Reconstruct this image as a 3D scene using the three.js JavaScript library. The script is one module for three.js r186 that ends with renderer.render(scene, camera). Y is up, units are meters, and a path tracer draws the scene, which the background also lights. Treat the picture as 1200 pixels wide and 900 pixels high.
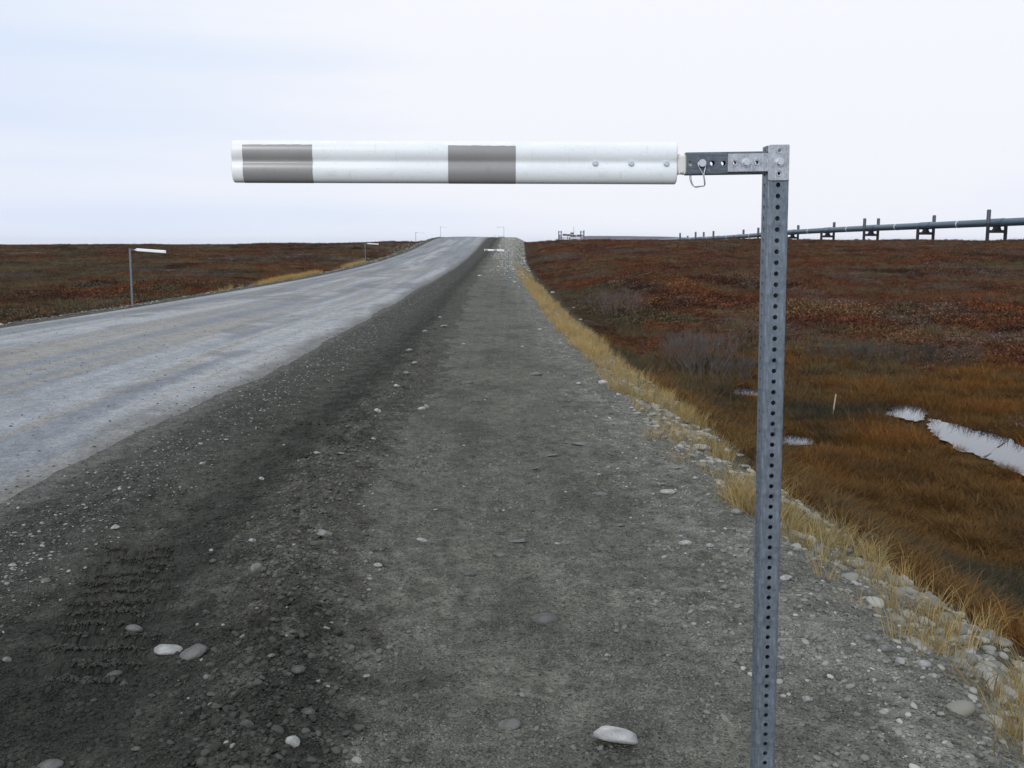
import * as THREE from 'three';
import { mergeGeometries, mergeVertices } from 'three/addons/utils/BufferGeometryUtils.js';
import { RoundedBoxGeometry } from 'three/addons/geometries/RoundedBoxGeometry.js';

// ------------------------------------------------------------------ camera, sky, sun, exposure
const EYE = 1.7, FOCAL = 1150, HORIZON = 285;                 // photograph is 1200 x 900
const PITCH = Math.atan((450 - HORIZON) / FOCAL);
const scene = new THREE.Scene();
const camera = new THREE.PerspectiveCamera(2 * Math.atan(450 / FOCAL) * 180 / Math.PI, 4 / 3, 0.05, 12000);
camera.position.set(0, EYE, 0);
camera.rotation.x = -PITCH;
const renderer = new THREE.WebGLRenderer({ antialias: true });
renderer.toneMapping = THREE.LinearToneMapping;
renderer.toneMappingExposure = 1.0;
renderer.shadowMap.enabled = true;

// seeded helpers
function rng(seed) { let a = seed >>> 0; return () => { a = (a + 0x6D2B79F5) | 0; let t = Math.imul(a ^ (a >>> 15), 1 | a); t = (t + Math.imul(t ^ (t >>> 7), 61 | t)) ^ t; return ((t ^ (t >>> 14)) >>> 0) / 4294967296; }; }
function hash2(i, j) { let h = Math.imul(i, 374761393) + Math.imul(j, 668265263) | 0; h = Math.imul(h ^ (h >>> 13), 1274126177); return ((h ^ (h >>> 16)) >>> 0) / 4294967296; }
function noise(x, y) {
  const i = Math.floor(x), j = Math.floor(y); let u = x - i, v = y - j;
  u = u * u * u * (u * (u * 6 - 15) + 10); v = v * v * v * (v * (v * 6 - 15) + 10);
  const a = hash2(i, j), b = hash2(i + 1, j), c = hash2(i, j + 1), d = hash2(i + 1, j + 1);
  return (a + (b - a) * u + (c - a) * v + (a - b - c + d) * u * v) * 2 - 1;
}
function fbm(x, y, n = 4) { let s = 0, a = 0.5, t = 0; for (let k = 0; k < n; k++) { s += a * noise(x + k * 17.3, y - k * 9.1); t += a; a *= 0.5; x *= 2.03; y *= 2.03; } return s / t; }
const clamp = (x, a = 0, b = 1) => Math.min(b, Math.max(a, x));
const smooth = (a, b, x) => { const t = clamp((x - a) / (b - a)); return t * t * (3 - 2 * t); };
const lerp = (a, b, t) => a + (b - a) * t;
const mix3 = (a, b, t) => [lerp(a[0], b[0], t), lerp(a[1], b[1], t), lerp(a[2], b[2], t)];
const bump = (x, c, w) => { const d = (x - c) / w; return Math.exp(-d * d); };
function smax(a, b, k) { const h = clamp(0.5 + 0.5 * (a - b) / k); return lerp(b, a, h) + k * h * (1 - h); }
function smin(a, b, k) { return -smax(-a, -b, k); }
function knots(list) {                                         // monotone-ish cubic through [x, y] pairs
  const n = list.length, m = list.map((_, i) => i === 0 ? 0 : i === n - 1 ? 0 : (list[i + 1][1] - list[i - 1][1]) / (list[i + 1][0] - list[i - 1][0]));
  return x => {
    if (x <= list[0][0]) return list[0][1];
    if (x >= list[n - 1][0]) return list[n - 1][1];
    let i = 0; while (x > list[i + 1][0]) i++;
    const h = list[i + 1][0] - list[i][0], t = (x - list[i][0]) / h, t2 = t * t, t3 = t2 * t;
    return (2 * t3 - 3 * t2 + 1) * list[i][1] + (t3 - 2 * t2 + t) * h * m[i] + (3 * t2 - 2 * t3) * list[i + 1][1] + (t3 - t2) * h * m[i + 1];
  };
}

// overcast sky: one even white deck with soft grey-blue streaks, the same all the way round
{
  const W = 2048, Hh = 1024, data = new Float32Array(W * Hh * 4);
  for (let j = 0; j < Hh; j++) {
    const el = ((j + 0.5) / Hh - 0.5) * Math.PI;
    const se = Math.sin(el), ce = Math.cos(el);
    for (let i = 0; i < W; i++) {
      const az = ((i + 0.5) / W) * 2 * Math.PI - Math.PI;
      const dx = Math.cos(az) * ce, dz = Math.sin(az) * ce;
      const h = 1 / (Math.max(se, 0) + 0.16);
      const px = dx * h, pz = dz * h;                          // a flat cloud deck seen from below
      const n = fbm(px * 0.62 + 3.1, pz * 0.62 + 7.7, 5), n2 = fbm(px * 0.3 + 36.72, pz * 0.3 + 30.95, 3), st = fbm(az * 1.8 + 5.3, el * 34 + 2.1, 4);
      const thin = clamp(0.44 + 0.72 * n2 + 0.35 * n + 0.40 * st * smooth(0.45, 0.05, el), 0, 1);   // 1 = thinner, bluer
      const low = smooth(0.30, 0.02, Math.abs(el));
      let r = lerp(0.93, 0.62, thin), g = lerp(0.95, 0.76, thin), b = lerp(1.0, 0.975, thin);
      r = lerp(r, 0.88, low * 0.5); g = lerp(g, 0.895, low * 0.5); b = lerp(b, 0.985, low * 0.5);
      const k = (j * W + i) * 4; data[k] = r; data[k + 1] = g; data[k + 2] = b; data[k + 3] = 1;
    }
  }
  const t = new THREE.DataTexture(data, W, Hh, THREE.RGBAFormat, THREE.FloatType);
  t.mapping = THREE.EquirectangularReflectionMapping; t.magFilter = THREE.LinearFilter; t.minFilter = THREE.LinearFilter; t.wrapS = THREE.RepeatWrapping; t.needsUpdate = true;
  scene.background = t; scene.environment = t;
}
const sun = new THREE.DirectionalLight(new THREE.Color(1.0, 0.965, 0.91), 1.5);
sun.position.set(-24, 31, 42); sun.target.position.set(0, 0, -10);
sun.castShadow = true; sun.shadow.radius = 32; sun.shadow.mapSize.set(2048, 2048);
Object.assign(sun.shadow.camera, { left: -60, right: 60, top: 60, bottom: -60, near: 1, far: 200 });
scene.add(sun, sun.target);

// ------------------------------------------------------------------ naming helpers
const taken = {};
function numbered(name) { taken[name] = (taken[name] ?? -1) + 1; return taken[name] ? name + '_' + String(taken[name]).padStart(3, '0') : name; }
function shade(o) { o.traverse(m => { if (m.isMesh) { m.castShadow = true; m.receiveShadow = true; } }); return o; }
function tag(o, label, category, group, kind) { if (label) o.userData.label = label; if (category) o.userData.category = category; if (group) o.userData.group = group; if (kind) o.userData.kind = kind; return o; }
function put(name, geo, mat, parent = scene) { const m = new THREE.Mesh(geo, mat); m.name = parent === scene ? numbered(name) : name; m.castShadow = m.receiveShadow = true; parent.add(m); return m; }
function group(name) { const g = new THREE.Group(); g.name = numbered(name); scene.add(g); return g; }
function ray(px, py) { const xc = (px - 600) / FOCAL, yc = (450 - py) / FOCAL, f = Math.cos(PITCH) + yc * Math.sin(PITCH); return [xc / f, (yc * Math.cos(PITCH) - Math.sin(PITCH)) / f]; }   // sideways and upward metres per metre of distance

// ------------------------------------------------------------------ shape of the land (s = metres down the road, x = metres to the right)
const gradeAt = knots([[-60, 0.25], [0, 0], [10, -0.1], [22, -0.25], [35, -0.38], [51, -0.46], [65, -0.46], [80, -0.34], [91, -0.18], [105, 0.12], [128, 0.85], [150, 1.85], [164, 2.45], [176, 2.76], [187, 2.82], [205, 2.5], [260, 0.6], [420, -2.5], [9000, -6]]);
const roadRight = knots([[-60, -3.0], [0, -3.4], [6.5, -3.5], [17, -3.65], [25, -3.88], [51, -4.55], [90, -4.85], [130, -4.65], [171, -4.2], [300, -2], [500, 6], [9000, 60]]);
const ROAD_W = 8.2, LEFT_RIM = 1.15;
const shoulderEdge0 = knots([[-60, 2.4], [0, 1.85], [3.4, 1.75], [6.5, 1.50], [11, 1.33], [23, 1.05], [51, 0.62], [100, 0.0], [140, 0.15], [171, 0.5], [300, 3], [500, 11], [9000, 65]]);
const shoulderEdge = s => shoulderEdge0(s) + 0.10 * noise(s * 0.9, 3.3) + 0.05 * noise(s * 2.6, 9.3);
const roadEdge = s => roadRight(s) + 0.08 * noise(s * 0.35, 7.1) + 0.035 * noise(s * 1.4, 2.2) + 0.02 * noise(s * 5.3, 4.4);
const windrowAt = s => 2.12 + 0.36 * smooth(6.2, 3.6, s) + 0.12 * noise(s * 0.5, 1.7);

function hitPlane(px, py, y) { const [u, v] = ray(px, py), d = (y - EYE) / v; return [u * d, d]; }
const WATER_Y = -1.70;
const waters = [
  [[1040, 481], [1060, 474], [1079, 479], [1088, 487], [1078, 493], [1058, 491], [1044, 487]],
  [[1092, 491], [1100, 492], [1120, 497], [1140, 503], [1162, 508], [1180, 513], [1205, 524], [1260, 545], [1300, 580], [1250, 590], [1205, 565], [1180, 549], [1160, 541], [1140, 534], [1118, 524], [1098, 513], [1089, 501]],
  [[850, 455], [880, 455], [897, 459], [895, 464], [874, 463], [856, 461]],
  [[908, 510], [930, 510], [954, 515], [952, 521], [924, 522], [908, 519]],
].map(poly => poly.map(p => hitPlane(p[0], p[1], WATER_Y)));
function insidePoly(p, x, s) { let c = false; for (let i = 0, j = p.length - 1; i < p.length; j = i++) if ((p[i][1] > s) !== (p[j][1] > s) && x < (p[j][0] - p[i][0]) * (s - p[i][1]) / (p[j][1] - p[i][1]) + p[i][0]) c = !c; return c; }
function tundraRight(x, s, e, g) {
  const rise = smooth(20, 30, s) * clamp((s - 24) / 118, 0, 1);
  let t = lerp(-1.78, 1.92, rise * (1.12 - 0.12 * rise));
  if (s > 150) t = lerp(1.92, 0.8, smooth(150, 300, s));
  if (s > 300) t = lerp(0.8, -5, smooth(300, 1500, s));
  t += (0.26 * fbm(x * 0.045 + 4, s * 0.045, 3) + 0.10 * fbm(x * 0.33, s * 0.33 + 40, 2)) * smooth(22, 50, s);
  t += (0.05 * noise(x * 0.9, s * 0.9 + 12) + 0.07 * noise(x * 2.3, s * 2.3)) * smooth(60, 30, s);
  if (s > 11 && s < 26 && x < 16) for (const p of waters) if (insidePoly(p, x, s)) { t = -1.95; break; }
  return smin(t, g - 0.8 + 0.13 * (x - e), 0.4);
}
function tundraLeft(x, s, g, rim) {
  let t = lerp(-1.05, 1.3, smooth(15, 185, s));
  t += 0.55 * bump(s, 172, 40) * bump(x, -14, 22);
  if (s > 185) t = lerp(1.3, -5, smooth(190, 1500, s));
  t += (0.30 * fbm(x * 0.04 - 9, s * 0.04 + 6, 3) + 0.10 * fbm(x * 0.33 + 50, s * 0.33, 2)) * smooth(14, 50, s) + 0.05 * noise(x * 1.7, s * 1.7);
  return smin(t, g - 0.55 + 0.11 * (rim - x), 0.35);
}
// the marks left on the shoulder by a tracked machine: short bars across its path
function cleats(x, s) {
  const c = -1.96 - 0.245 * (s - 4.65), w = 0.25;
  const m = smooth(w + 0.05, w - 0.03, Math.abs(x - c + 0.05 * noise(s * 5, 2))) * smooth(3.75, 3.9, s) * smooth(5.85, 5.6, s);
  if (m <= 0) return 0;
  const ph = (s + 0.05 * (x - c) + 0.012 * noise(x * 9, s * 4)) / 0.152, f = ph - Math.floor(ph);
  return -m * (0.034 * smooth(0.0, 0.3, f) * smooth(0.8, 0.45, f)) * (0.8 + 0.4 * noise(x * 3, Math.floor(ph) * 7.3)) + 0.010 * m;
}
function landY(x, s) {
  const g = gradeAt(s), xr = roadRight(s), xl = xr - ROAD_W, e = shoulderEdge(s), rim = xl - LEFT_RIM;
  if (x > e) {
    const d = x - e, rough = smooth(0, 0.5, d) * (0.05 * fbm(x * 1.6, s * 1.6 + 3, 3) + 0.025 * fbm(x * 6, s * 6, 2));
    const line = g - 0.09 - 0.5 * (d * d / (d + 0.22)) + rough * smooth(60, 30, s);
    return smax(line, tundraRight(x, s, e, g), 0.35) + shoulderRelief(x, s, x - xr, e - xr) * smooth(1.2, 0.0, d);
  }
  if (x < rim) {
    const d = rim - x, line = g - 0.10 - 0.5 * (d * d / (d + 0.2));
    return smax(line, tundraLeft(x, s, g, rim), 0.3);
  }
  if (x < xl) return g - 0.02 - 0.08 * (xl - x) / LEFT_RIM + 0.035 * bump(x, xl - 0.45, 0.3) * (1 + noise(x * 3, s * 1.3)) + 0.012 * noise(x * 9, s * 9) * smooth(xl, xl - 0.1, x);
  if (x <= xr) {
    const c = (x - xl) / ROAD_W;                                // crowned, with long shallow ruts
    return g - 0.02 + 0.10 * 4 * c * (1 - c) + 0.012 * fbm(x * 1.1, s * 0.12, 3) * smooth(0, 0.05, c) * smooth(1, 0.95, c);
  }
  const q = x - xr;
  return g - 0.02 - 0.07 * q / (e - xr) + shoulderRelief(x, s, q, e - xr);
}
function shoulderRelief(x, s, q, wid) {
  const fine = smooth(26, 9, s), on = smooth(0, 0.25, q);
  let r = 0.020 * fbm(x * 0.9 + 7, s * 0.7, 3) * on;
  const wr = windrowAt(s), row = bump(q, wr, 0.34);
  r += row * (0.062 + 0.035 * noise(x * 1.9, s * 1.1)) + row * fine * 0.060 * Math.abs(fbm(x * 10, s * 10, 4));
  const track = bump(q, 1.2, 0.28); r -= 0.022 * track;          // wheel track
  r += 0.018 * bump(q, 0.6, 0.3);
  const damp = bump(q, 1.62, 0.26);
  r += damp * fine * 0.02 * (Math.abs(fbm(x * 7 + 30, s * 5, 3)) - 0.25);
  // lumpy soil in the middle of the shoulder and along its outer edge
  const rough = smooth(0.05, 0.45, fbm(x * 0.75 + 21, s * 0.6 + 4, 3) + 0.35 * smooth(5.2, 3.4, s) * bump(x, 0.35, 0.6));
  r += fine * on * (0.009 + 0.036 * rough) * fbm(x * 7.5, s * 7.5, 4) + fine * on * 0.0045 * fbm(x * 24, s * 24, 2) * (0.5 + rough + row);
  // a few shallow ruts curving out towards the edge
  const arc = s - 5.35 - 0.34 * (x - 0.35) + 0.25 * (x - 0.6) * (x - 0.6);
  r -= 0.022 * bump(arc, 0, 0.07) * smooth(0.25, 0.55, x) * smooth(1.75, 1.3, x) * (0.6 + 0.6 * noise(x * 5, 4));
  return r + cleats(x, s);
}

// ------------------------------------------------------------------ textures
function dataTexture(n, fn, colour) {
  const d = new Uint8Array(n * n * 4);
  for (let j = 0; j < n; j++) for (let i = 0; i < n; i++) { const c = fn(i, j), k = (j * n + i) * 4; d[k] = clamp(c[0]) * 255; d[k + 1] = clamp(c[1]) * 255; d[k + 2] = clamp(c[2]) * 255; d[k + 3] = 255; }
  const t = new THREE.DataTexture(d, n, n, THREE.RGBAFormat); t.wrapS = t.wrapT = THREE.RepeatWrapping; t.magFilter = THREE.LinearFilter; t.minFilter = THREE.LinearMipmapLinearFilter; t.generateMipmaps = true;
  if (colour) t.colorSpace = THREE.SRGBColorSpace; t.needsUpdate = true; return t;
}
function tileNoise(n, cells, seed) {                           // value noise that repeats
  const v = new Float32Array(cells * cells), r = rng(seed); for (let k = 0; k < v.length; k++) v[k] = r() * 2 - 1;
  return (i, j) => {
    const x = i / n * cells, y = j / n * cells, a = Math.floor(x), b = Math.floor(y); let u = x - a, w = y - b; u = u * u * (3 - 2 * u); w = w * w * (3 - 2 * w);
    const g = (p, q) => v[((q % cells) + cells) % cells * cells + ((p % cells) + cells) % cells];
    return lerp(lerp(g(a, b), g(a + 1, b), u), lerp(g(a, b + 1), g(a + 1, b + 1), u), w);
  };
}
function gritHeight(n, seed, grains, rMin, rMax) {             // packed little stones, wraps round
  const h = new Float32Array(n * n), tone = new Float32Array(n * n).fill(0.5), r = rng(seed);
  for (let k = 0; k < grains; k++) {
    const cx = r() * n, cy = r() * n, rad = rMin + (rMax - rMin) * Math.pow(r(), 3.2), sq = 0.65 + 0.35 * r(), an = r() * 3.14, ca = Math.cos(an), sa = Math.sin(an), t = r();
    const R = Math.ceil(rad * 1.3);
    for (let j = -R; j <= R; j++) for (let i = -R; i <= R; i++) {
      const u = (i * ca + j * sa) / rad, v = (-i * sa + j * ca) / (rad * sq), d = u * u + v * v; if (d > 1) continue;
      const at = ((Math.floor(cy + j) % n + n) % n) * n + ((Math.floor(cx + i) % n + n) % n), hh = Math.sqrt(1 - d) * rad / rMax;
      if (hh > h[at]) { h[at] = hh; tone[at] = t; }
    }
  }
  return { h, tone };
}
const N = 1024, grit = gritHeight(N, 11, 9000, 1.2, 11), nA = tileNoise(N, 8, 5), nB = tileNoise(N, 32, 6), nC = tileNoise(N, 128, 7);
const gritMap = dataTexture(N, (i, j) => {
  const k = j * N + i, base = 0.85 + 0.05 * nA(i, j) + 0.08 * nB(i, j) + 0.12 * nC(i, j), on = smooth(0.02, 0.12, grit.h[k]);
  const t = base + on * (grit.tone[k] - 0.5) * 0.42; return [t, t * 0.995, t * (0.985 + 0.03 * (grit.tone[k] - 0.5))];
}, true);
const gritBump = dataTexture(N, (i, j) => { const v = 0.25 + 0.6 * grit.h[j * N + i] + 0.06 * nB(i, j) + 0.09 * nC(i, j); return [v, v, v]; });
const soilBump = dataTexture(512, (() => { const a = tileNoise(512, 16, 21), b = tileNoise(512, 64, 22), c = tileNoise(512, 200, 23); return (i, j) => { const v = 0.5 + 0.22 * a(i, j) + 0.18 * b(i, j) + 0.12 * c(i, j); return [v, v, v]; }; })());
const roadGrain = dataTexture(1024, (() => { const a = tileNoise(1024, 20, 31), b = tileNoise(1024, 90, 32), c = tileNoise(1024, 300, 33), r = rng(40); return (i, j) => { const sp = r() < 0.012 ? -0.22 : 0; const v = 0.87 + 0.05 * a(i, j) + 0.08 * b(i, j) + 0.11 * c(i, j) + sp; return [v, v, v * 1.0]; }; })(), true);
const roadBump = dataTexture(512, (() => { const b = tileNoise(512, 60, 42), c = tileNoise(512, 180, 43); return (i, j) => { const v = 0.5 + 0.2 * b(i, j) + 0.25 * c(i, j); return [v, v, v]; }; })());
function sized(t, x, y = x) { const c = t.clone(); c.repeat.set(1 / x, 1 / y); c.needsUpdate = true; return c; }

const M = {
  shoulder: new THREE.MeshPhysicalMaterial({ specularIntensity: 0.2, vertexColors: true, map: sized(gritMap, 0.83), bumpMap: sized(gritBump, 0.83), bumpScale: 0.014, roughness: 0.95 }),
  road: new THREE.MeshPhysicalMaterial({ specularIntensity: 0.45, vertexColors: true, map: sized(roadGrain, 2.3, 3.1), bumpMap: sized(roadBump, 0.9), bumpScale: 0.003, roughness: 0.85 }),
  slope: new THREE.MeshPhysicalMaterial({ specularIntensity: 0.2, vertexColors: true, map: sized(gritMap, 1.1), bumpMap: sized(gritBump, 1.1), bumpScale: 0.016, roughness: 0.97 }),
  tundra: new THREE.MeshPhysicalMaterial({ specularIntensity: 0.1, vertexColors: true, bumpMap: sized(soilBump, 2.2), bumpScale: 0.05, roughness: 1 }),
  stone: new THREE.MeshPhysicalMaterial({ specularIntensity: 0.35, vertexColors: true, bumpMap: sized(soilBump, 0.12), bumpScale: 0.006, roughness: 0.85 }),
  leaf: new THREE.MeshPhysicalMaterial({ specularIntensity: 0.15, vertexColors: true, roughness: 0.9, side: THREE.DoubleSide }),
};

// ------------------------------------------------------------------ colours of the ground (dirt, dust, damp; the nearest damp also carries painted lens falloff)
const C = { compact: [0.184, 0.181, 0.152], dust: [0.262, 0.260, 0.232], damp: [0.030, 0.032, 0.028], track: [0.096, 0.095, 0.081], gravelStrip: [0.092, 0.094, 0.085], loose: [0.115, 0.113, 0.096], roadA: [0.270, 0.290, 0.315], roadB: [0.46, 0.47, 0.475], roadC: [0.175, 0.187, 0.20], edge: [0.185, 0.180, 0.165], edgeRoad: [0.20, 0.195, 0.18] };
function shoulderColour(x, s, q) {
  const n = fbm(x * 1.2, s * 0.35, 4), n2 = fbm(x * 4.5 + 9, s * 3.2, 3), n3 = fbm(x * 15, s * 15, 2), n4 = fbm(x * 8 + 3, s * 5, 3), wob = 0.12 * n2 + 0.1 * n;
  let c = mix3(C.compact, C.dust, 0.18 * smooth(0.1, 0.7, n + 0.25) + 0.05 * n2);
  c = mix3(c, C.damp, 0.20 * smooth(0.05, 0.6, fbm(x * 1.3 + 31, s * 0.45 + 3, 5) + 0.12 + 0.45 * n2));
  c = mix3(c, C.damp, 0.34 * smooth(0.05, 0.35, fbm(x * 2.6 + 51, s * 1.3, 5) + 0.4 * n3 - 0.12 + 0.5 * bump(x, 0.2, 0.9) * bump(s, 3.5, 0.9)));  // damp patches; near middle is dug-up soil, darkened further as painted lens falloff
  const e = shoulderEdge(s), rimDust = smooth(e - 1.1, e - 0.1, x);
  c = mix3(c, C.dust, rimDust * (0.25 + 0.6 * smooth(-0.2, 0.4, n2 + 0.5 * n3)));
  const wr = windrowAt(s);
  c = mix3(c, C.track, smooth(wr + 0.18, wr - 0.25, q + wob));                      // everything on the road side of the ridge is darker, churned soil
  c = mix3(c, C.loose, smooth(0.3, 0.55, bump(q + wob, wr + 0.05, 0.36) + 0.35 * n4));
  c = mix3(c, C.damp, 0.60 * smooth(0.40, 0.85, 0.9 * bump(q + wob, 1.62, 0.46) + 0.7 * n4 + 0.35 * n3));   // turned, still damp soil, in patches
  c = mix3(c, C.gravelStrip, smooth(1.05, 0.75, q + wob * 1.3));
  c = mix3(c, C.edge, 0.8 * smooth(0.34, 0.05, q + wob * 0.6 + 0.12 * n4));
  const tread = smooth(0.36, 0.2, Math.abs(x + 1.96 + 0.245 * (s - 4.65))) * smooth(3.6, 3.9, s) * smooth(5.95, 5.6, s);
  c = mix3(c, C.damp, smooth(0.25, 0.75, 0.9 * smooth(5.9, 3.4, s) * smooth(0.0, -1.0, x) + 0.55 * n4 + 0.3 * n) * 0.62);  // damp soil, deepened towards the near left to paint in lens falloff
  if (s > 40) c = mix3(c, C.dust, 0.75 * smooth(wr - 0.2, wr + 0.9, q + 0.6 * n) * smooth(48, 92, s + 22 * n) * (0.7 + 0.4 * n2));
  c = mix3(c, [0.040, 0.041, 0.037], 0.6 * tread);  // one darker tone over the whole tread, seen between the ribs
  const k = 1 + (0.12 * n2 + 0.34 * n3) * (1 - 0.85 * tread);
  return [c[0] * k, c[1] * k, c[2] * k];
}
function roadColour(x, s, q) {                                   // q runs 0 at the right edge to -8.2 at the left edge
  const wander = 0.35 * noise(s * 0.05, 9), qq = q + wander, long = fbm(qq * 1.3 + 3, s * 0.04, 4), streak = fbm(qq * 4.6, s * 0.05 + 8, 4), patch = fbm(qq * 1.0, s * 0.14 + 20, 5), cross = fbm(qq * 1.1 + 4, s * 0.9 + 3, 5);
  let c = mix3(C.roadA, C.roadB, smooth(-0.2, 0.4, long + 0.35 * streak));
  c = mix3(c, [0.36, 0.34, 0.30], 0.85 * smooth(0.06, 0.34, streak + 0.2 * patch));
  c = mix3(c, C.roadB, 0.5 * smooth(0.05, 0.5, -streak + 0.3 * long));
  c = mix3(c, C.roadC, 0.55 * smooth(0.06, 0.5, patch + 0.5 * cross));
  c = mix3(c, C.roadC, 0.65 * bump(qq, -7.2, 0.45) * (0.55 + 0.6 * cross));
  return mix3(c, C.edgeRoad, 0.85 * smooth(-0.55, -0.08, q + 0.16 * noise(x * 1.5, s * 0.5) + 0.22 * fbm(x * 4, s * 2.2, 4)));
}
const TC = { rust: [0.084, 0.038, 0.022], wine: [0.055, 0.033, 0.030], orange: [0.165, 0.074, 0.020], olive: [0.066, 0.059, 0.037], straw: [0.165, 0.13, 0.066], dark: [0.022, 0.017, 0.014], grey: [0.098, 0.083, 0.076], gold: [0.40, 0.265, 0.095], sedge: [0.108, 0.060, 0.021] };
function tundraColour(x, s) {
  const a = fbm(x * 0.19 + 3, s * 0.13, 5), b = fbm(x * 0.7 + 11, s * 0.6, 3), c0 = fbm(x * 0.09 - 6, s * 0.06 + 2, 4), d = fbm(x * 0.28 + 70, s * 0.26, 4);
  const a2 = fbm(x * 0.33 + 120, s * 0.22 + 9, 4), redder = x > 0 ? smooth(60, 8, x - 0.25 * s) : 0.35;
  let c = mix3(TC.olive, TC.rust, smooth(-0.35, 0.3, a + 0.35 * b + 0.5 * redder - 0.18));
  c = mix3(c, TC.wine, 0.7 * smooth(0.0, 0.5, c0 + 0.3 * b));
  c = mix3(c, TC.dark, 0.65 * smooth(0.08, 0.45, d + 0.3 * b));
  c = mix3(c, TC.straw, 0.35 * smooth(0.22, 0.55, fbm(x * 0.22 + 90, s * 0.3, 3)));
  c = mix3(c, TC.grey, 0.55 * smooth(0.12, 0.45, a2)); c = mix3(c, [0.13, 0.05, 0.02], 0.55 * smooth(0.15, 0.45, -a2 + 0.2 * b));
  return [c[0] * 1.36, c[1] * 1.3, c[2] * 1.26];
}
function groundUnder(x, s) { const c = tundraColour(x, s), k = 1 + 0.2 * fbm(x * 2, s * 2, 2); return [c[0] * k, c[1] * k, c[2] * k]; }
function slopeColour(x, s, d) {
  const n = fbm(x * 2.2 + 5, s * 2.2, 3), n3 = fbm(x * 14, s * 14, 2);
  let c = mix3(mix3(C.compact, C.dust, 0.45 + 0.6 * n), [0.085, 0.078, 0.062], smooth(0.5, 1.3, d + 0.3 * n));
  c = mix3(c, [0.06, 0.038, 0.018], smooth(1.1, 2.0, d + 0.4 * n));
  const k = 1 + 0.35 * n3; return [c[0] * k, c[1] * k, c[2] * k];
}

// ------------------------------------------------------------------ the ground sheets: they share one list of stations and meet edge to edge
const stations = [-60, -40, -26, -16, -9, -5, -2.5, -0.8, 0.4, 1.2, 1.7, 2.0];
{ let s = 2.2; while (s < 230) { stations.push(s); s += s > 3.6 && s < 6.2 ? 0.0155 : Math.max(0.014, 0.0062 * s); } while (s < 7000) { stations.push(s); s *= 1.045; } stations.push(7000); }
function sheet(name, across, mat, colour, maxS = 1e9) {         // across(s) -> list of x
  const list = stations.filter(s => s <= maxS), cols = across(0).length, rows = list.length, pos = new Float32Array(rows * cols * 3), uv = new Float32Array(rows * cols * 2), col = new Float32Array(rows * cols * 3);
  list.forEach((s, j) => across(s).forEach((x, i) => {
    const k = j * cols + i; pos.set([x, landY(x, s), -s], k * 3); uv.set([x, s - 1.1 * cleats(x, s)], k * 2); col.set(colour(x, s), k * 3);
  }));
  const idx = new Uint32Array((rows - 1) * (cols - 1) * 6); let t = 0;
  for (let j = 0; j < rows - 1; j++) for (let i = 0; i < cols - 1; i++) { const a = j * cols + i, b = a + cols; idx.set([a, a + 1, b, a + 1, b + 1, b], t); t += 6; }
  const g = new THREE.BufferGeometry(); g.setAttribute('position', new THREE.BufferAttribute(pos, 3)); g.setAttribute('uv', new THREE.BufferAttribute(uv, 2)); g.setAttribute('color', new THREE.BufferAttribute(col, 3)); g.setIndex(new THREE.BufferAttribute(idx, 1)); g.computeVertexNormals();
  const m = put(name, g, mat); m.userData.kind = 'structure'; return m;
}
const even = (a, b, n) => Array.from({ length: n + 1 }, (_, i) => lerp(a, b, i / n));
const SLOPE_W = 3.6;
const grow = Array.from({ length: 96 }, (_, i) => Math.pow(i / 95, 4.2) * 3000 + 14 * (i / 95));
tag(sheet('gravel_road', s => even(roadRight(s) - ROAD_W, roadEdge(s), 84), M.road, (x, s) => roadColour(x, s, x - roadRight(s))), 'pale grey gravel highway running up to a crest', 'road');
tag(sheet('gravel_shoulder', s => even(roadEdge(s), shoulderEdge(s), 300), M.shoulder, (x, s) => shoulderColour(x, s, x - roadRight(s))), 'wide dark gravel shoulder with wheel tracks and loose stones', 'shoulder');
tag(sheet('left_verge', s => even(roadRight(s) - ROAD_W - LEFT_RIM, roadRight(s) - ROAD_W, 26), M.slope, (x, s) => { const n = fbm(x * 3, s * 3, 3); return mix3(C.track, C.compact, 0.4 + 0.7 * n); }), 'narrow gravel rim along the far side of the road', 'verge');
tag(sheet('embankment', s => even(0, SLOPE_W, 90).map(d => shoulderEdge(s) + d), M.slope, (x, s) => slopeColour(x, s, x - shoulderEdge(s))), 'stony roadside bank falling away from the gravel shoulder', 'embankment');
tag(sheet('tundra', s => grow.map(d => shoulderEdge(s) + SLOPE_W + d), M.tundra, groundUnder), 'rust brown tundra rising to the ridge under the pipeline', 'tundra');
tag(sheet('tundra', s => grow.slice().reverse().map(d => roadRight(s) - ROAD_W - LEFT_RIM - d), M.tundra, groundUnder), 'rust brown tundra plain across the road', 'tundra');
console.log('ground done');

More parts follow.
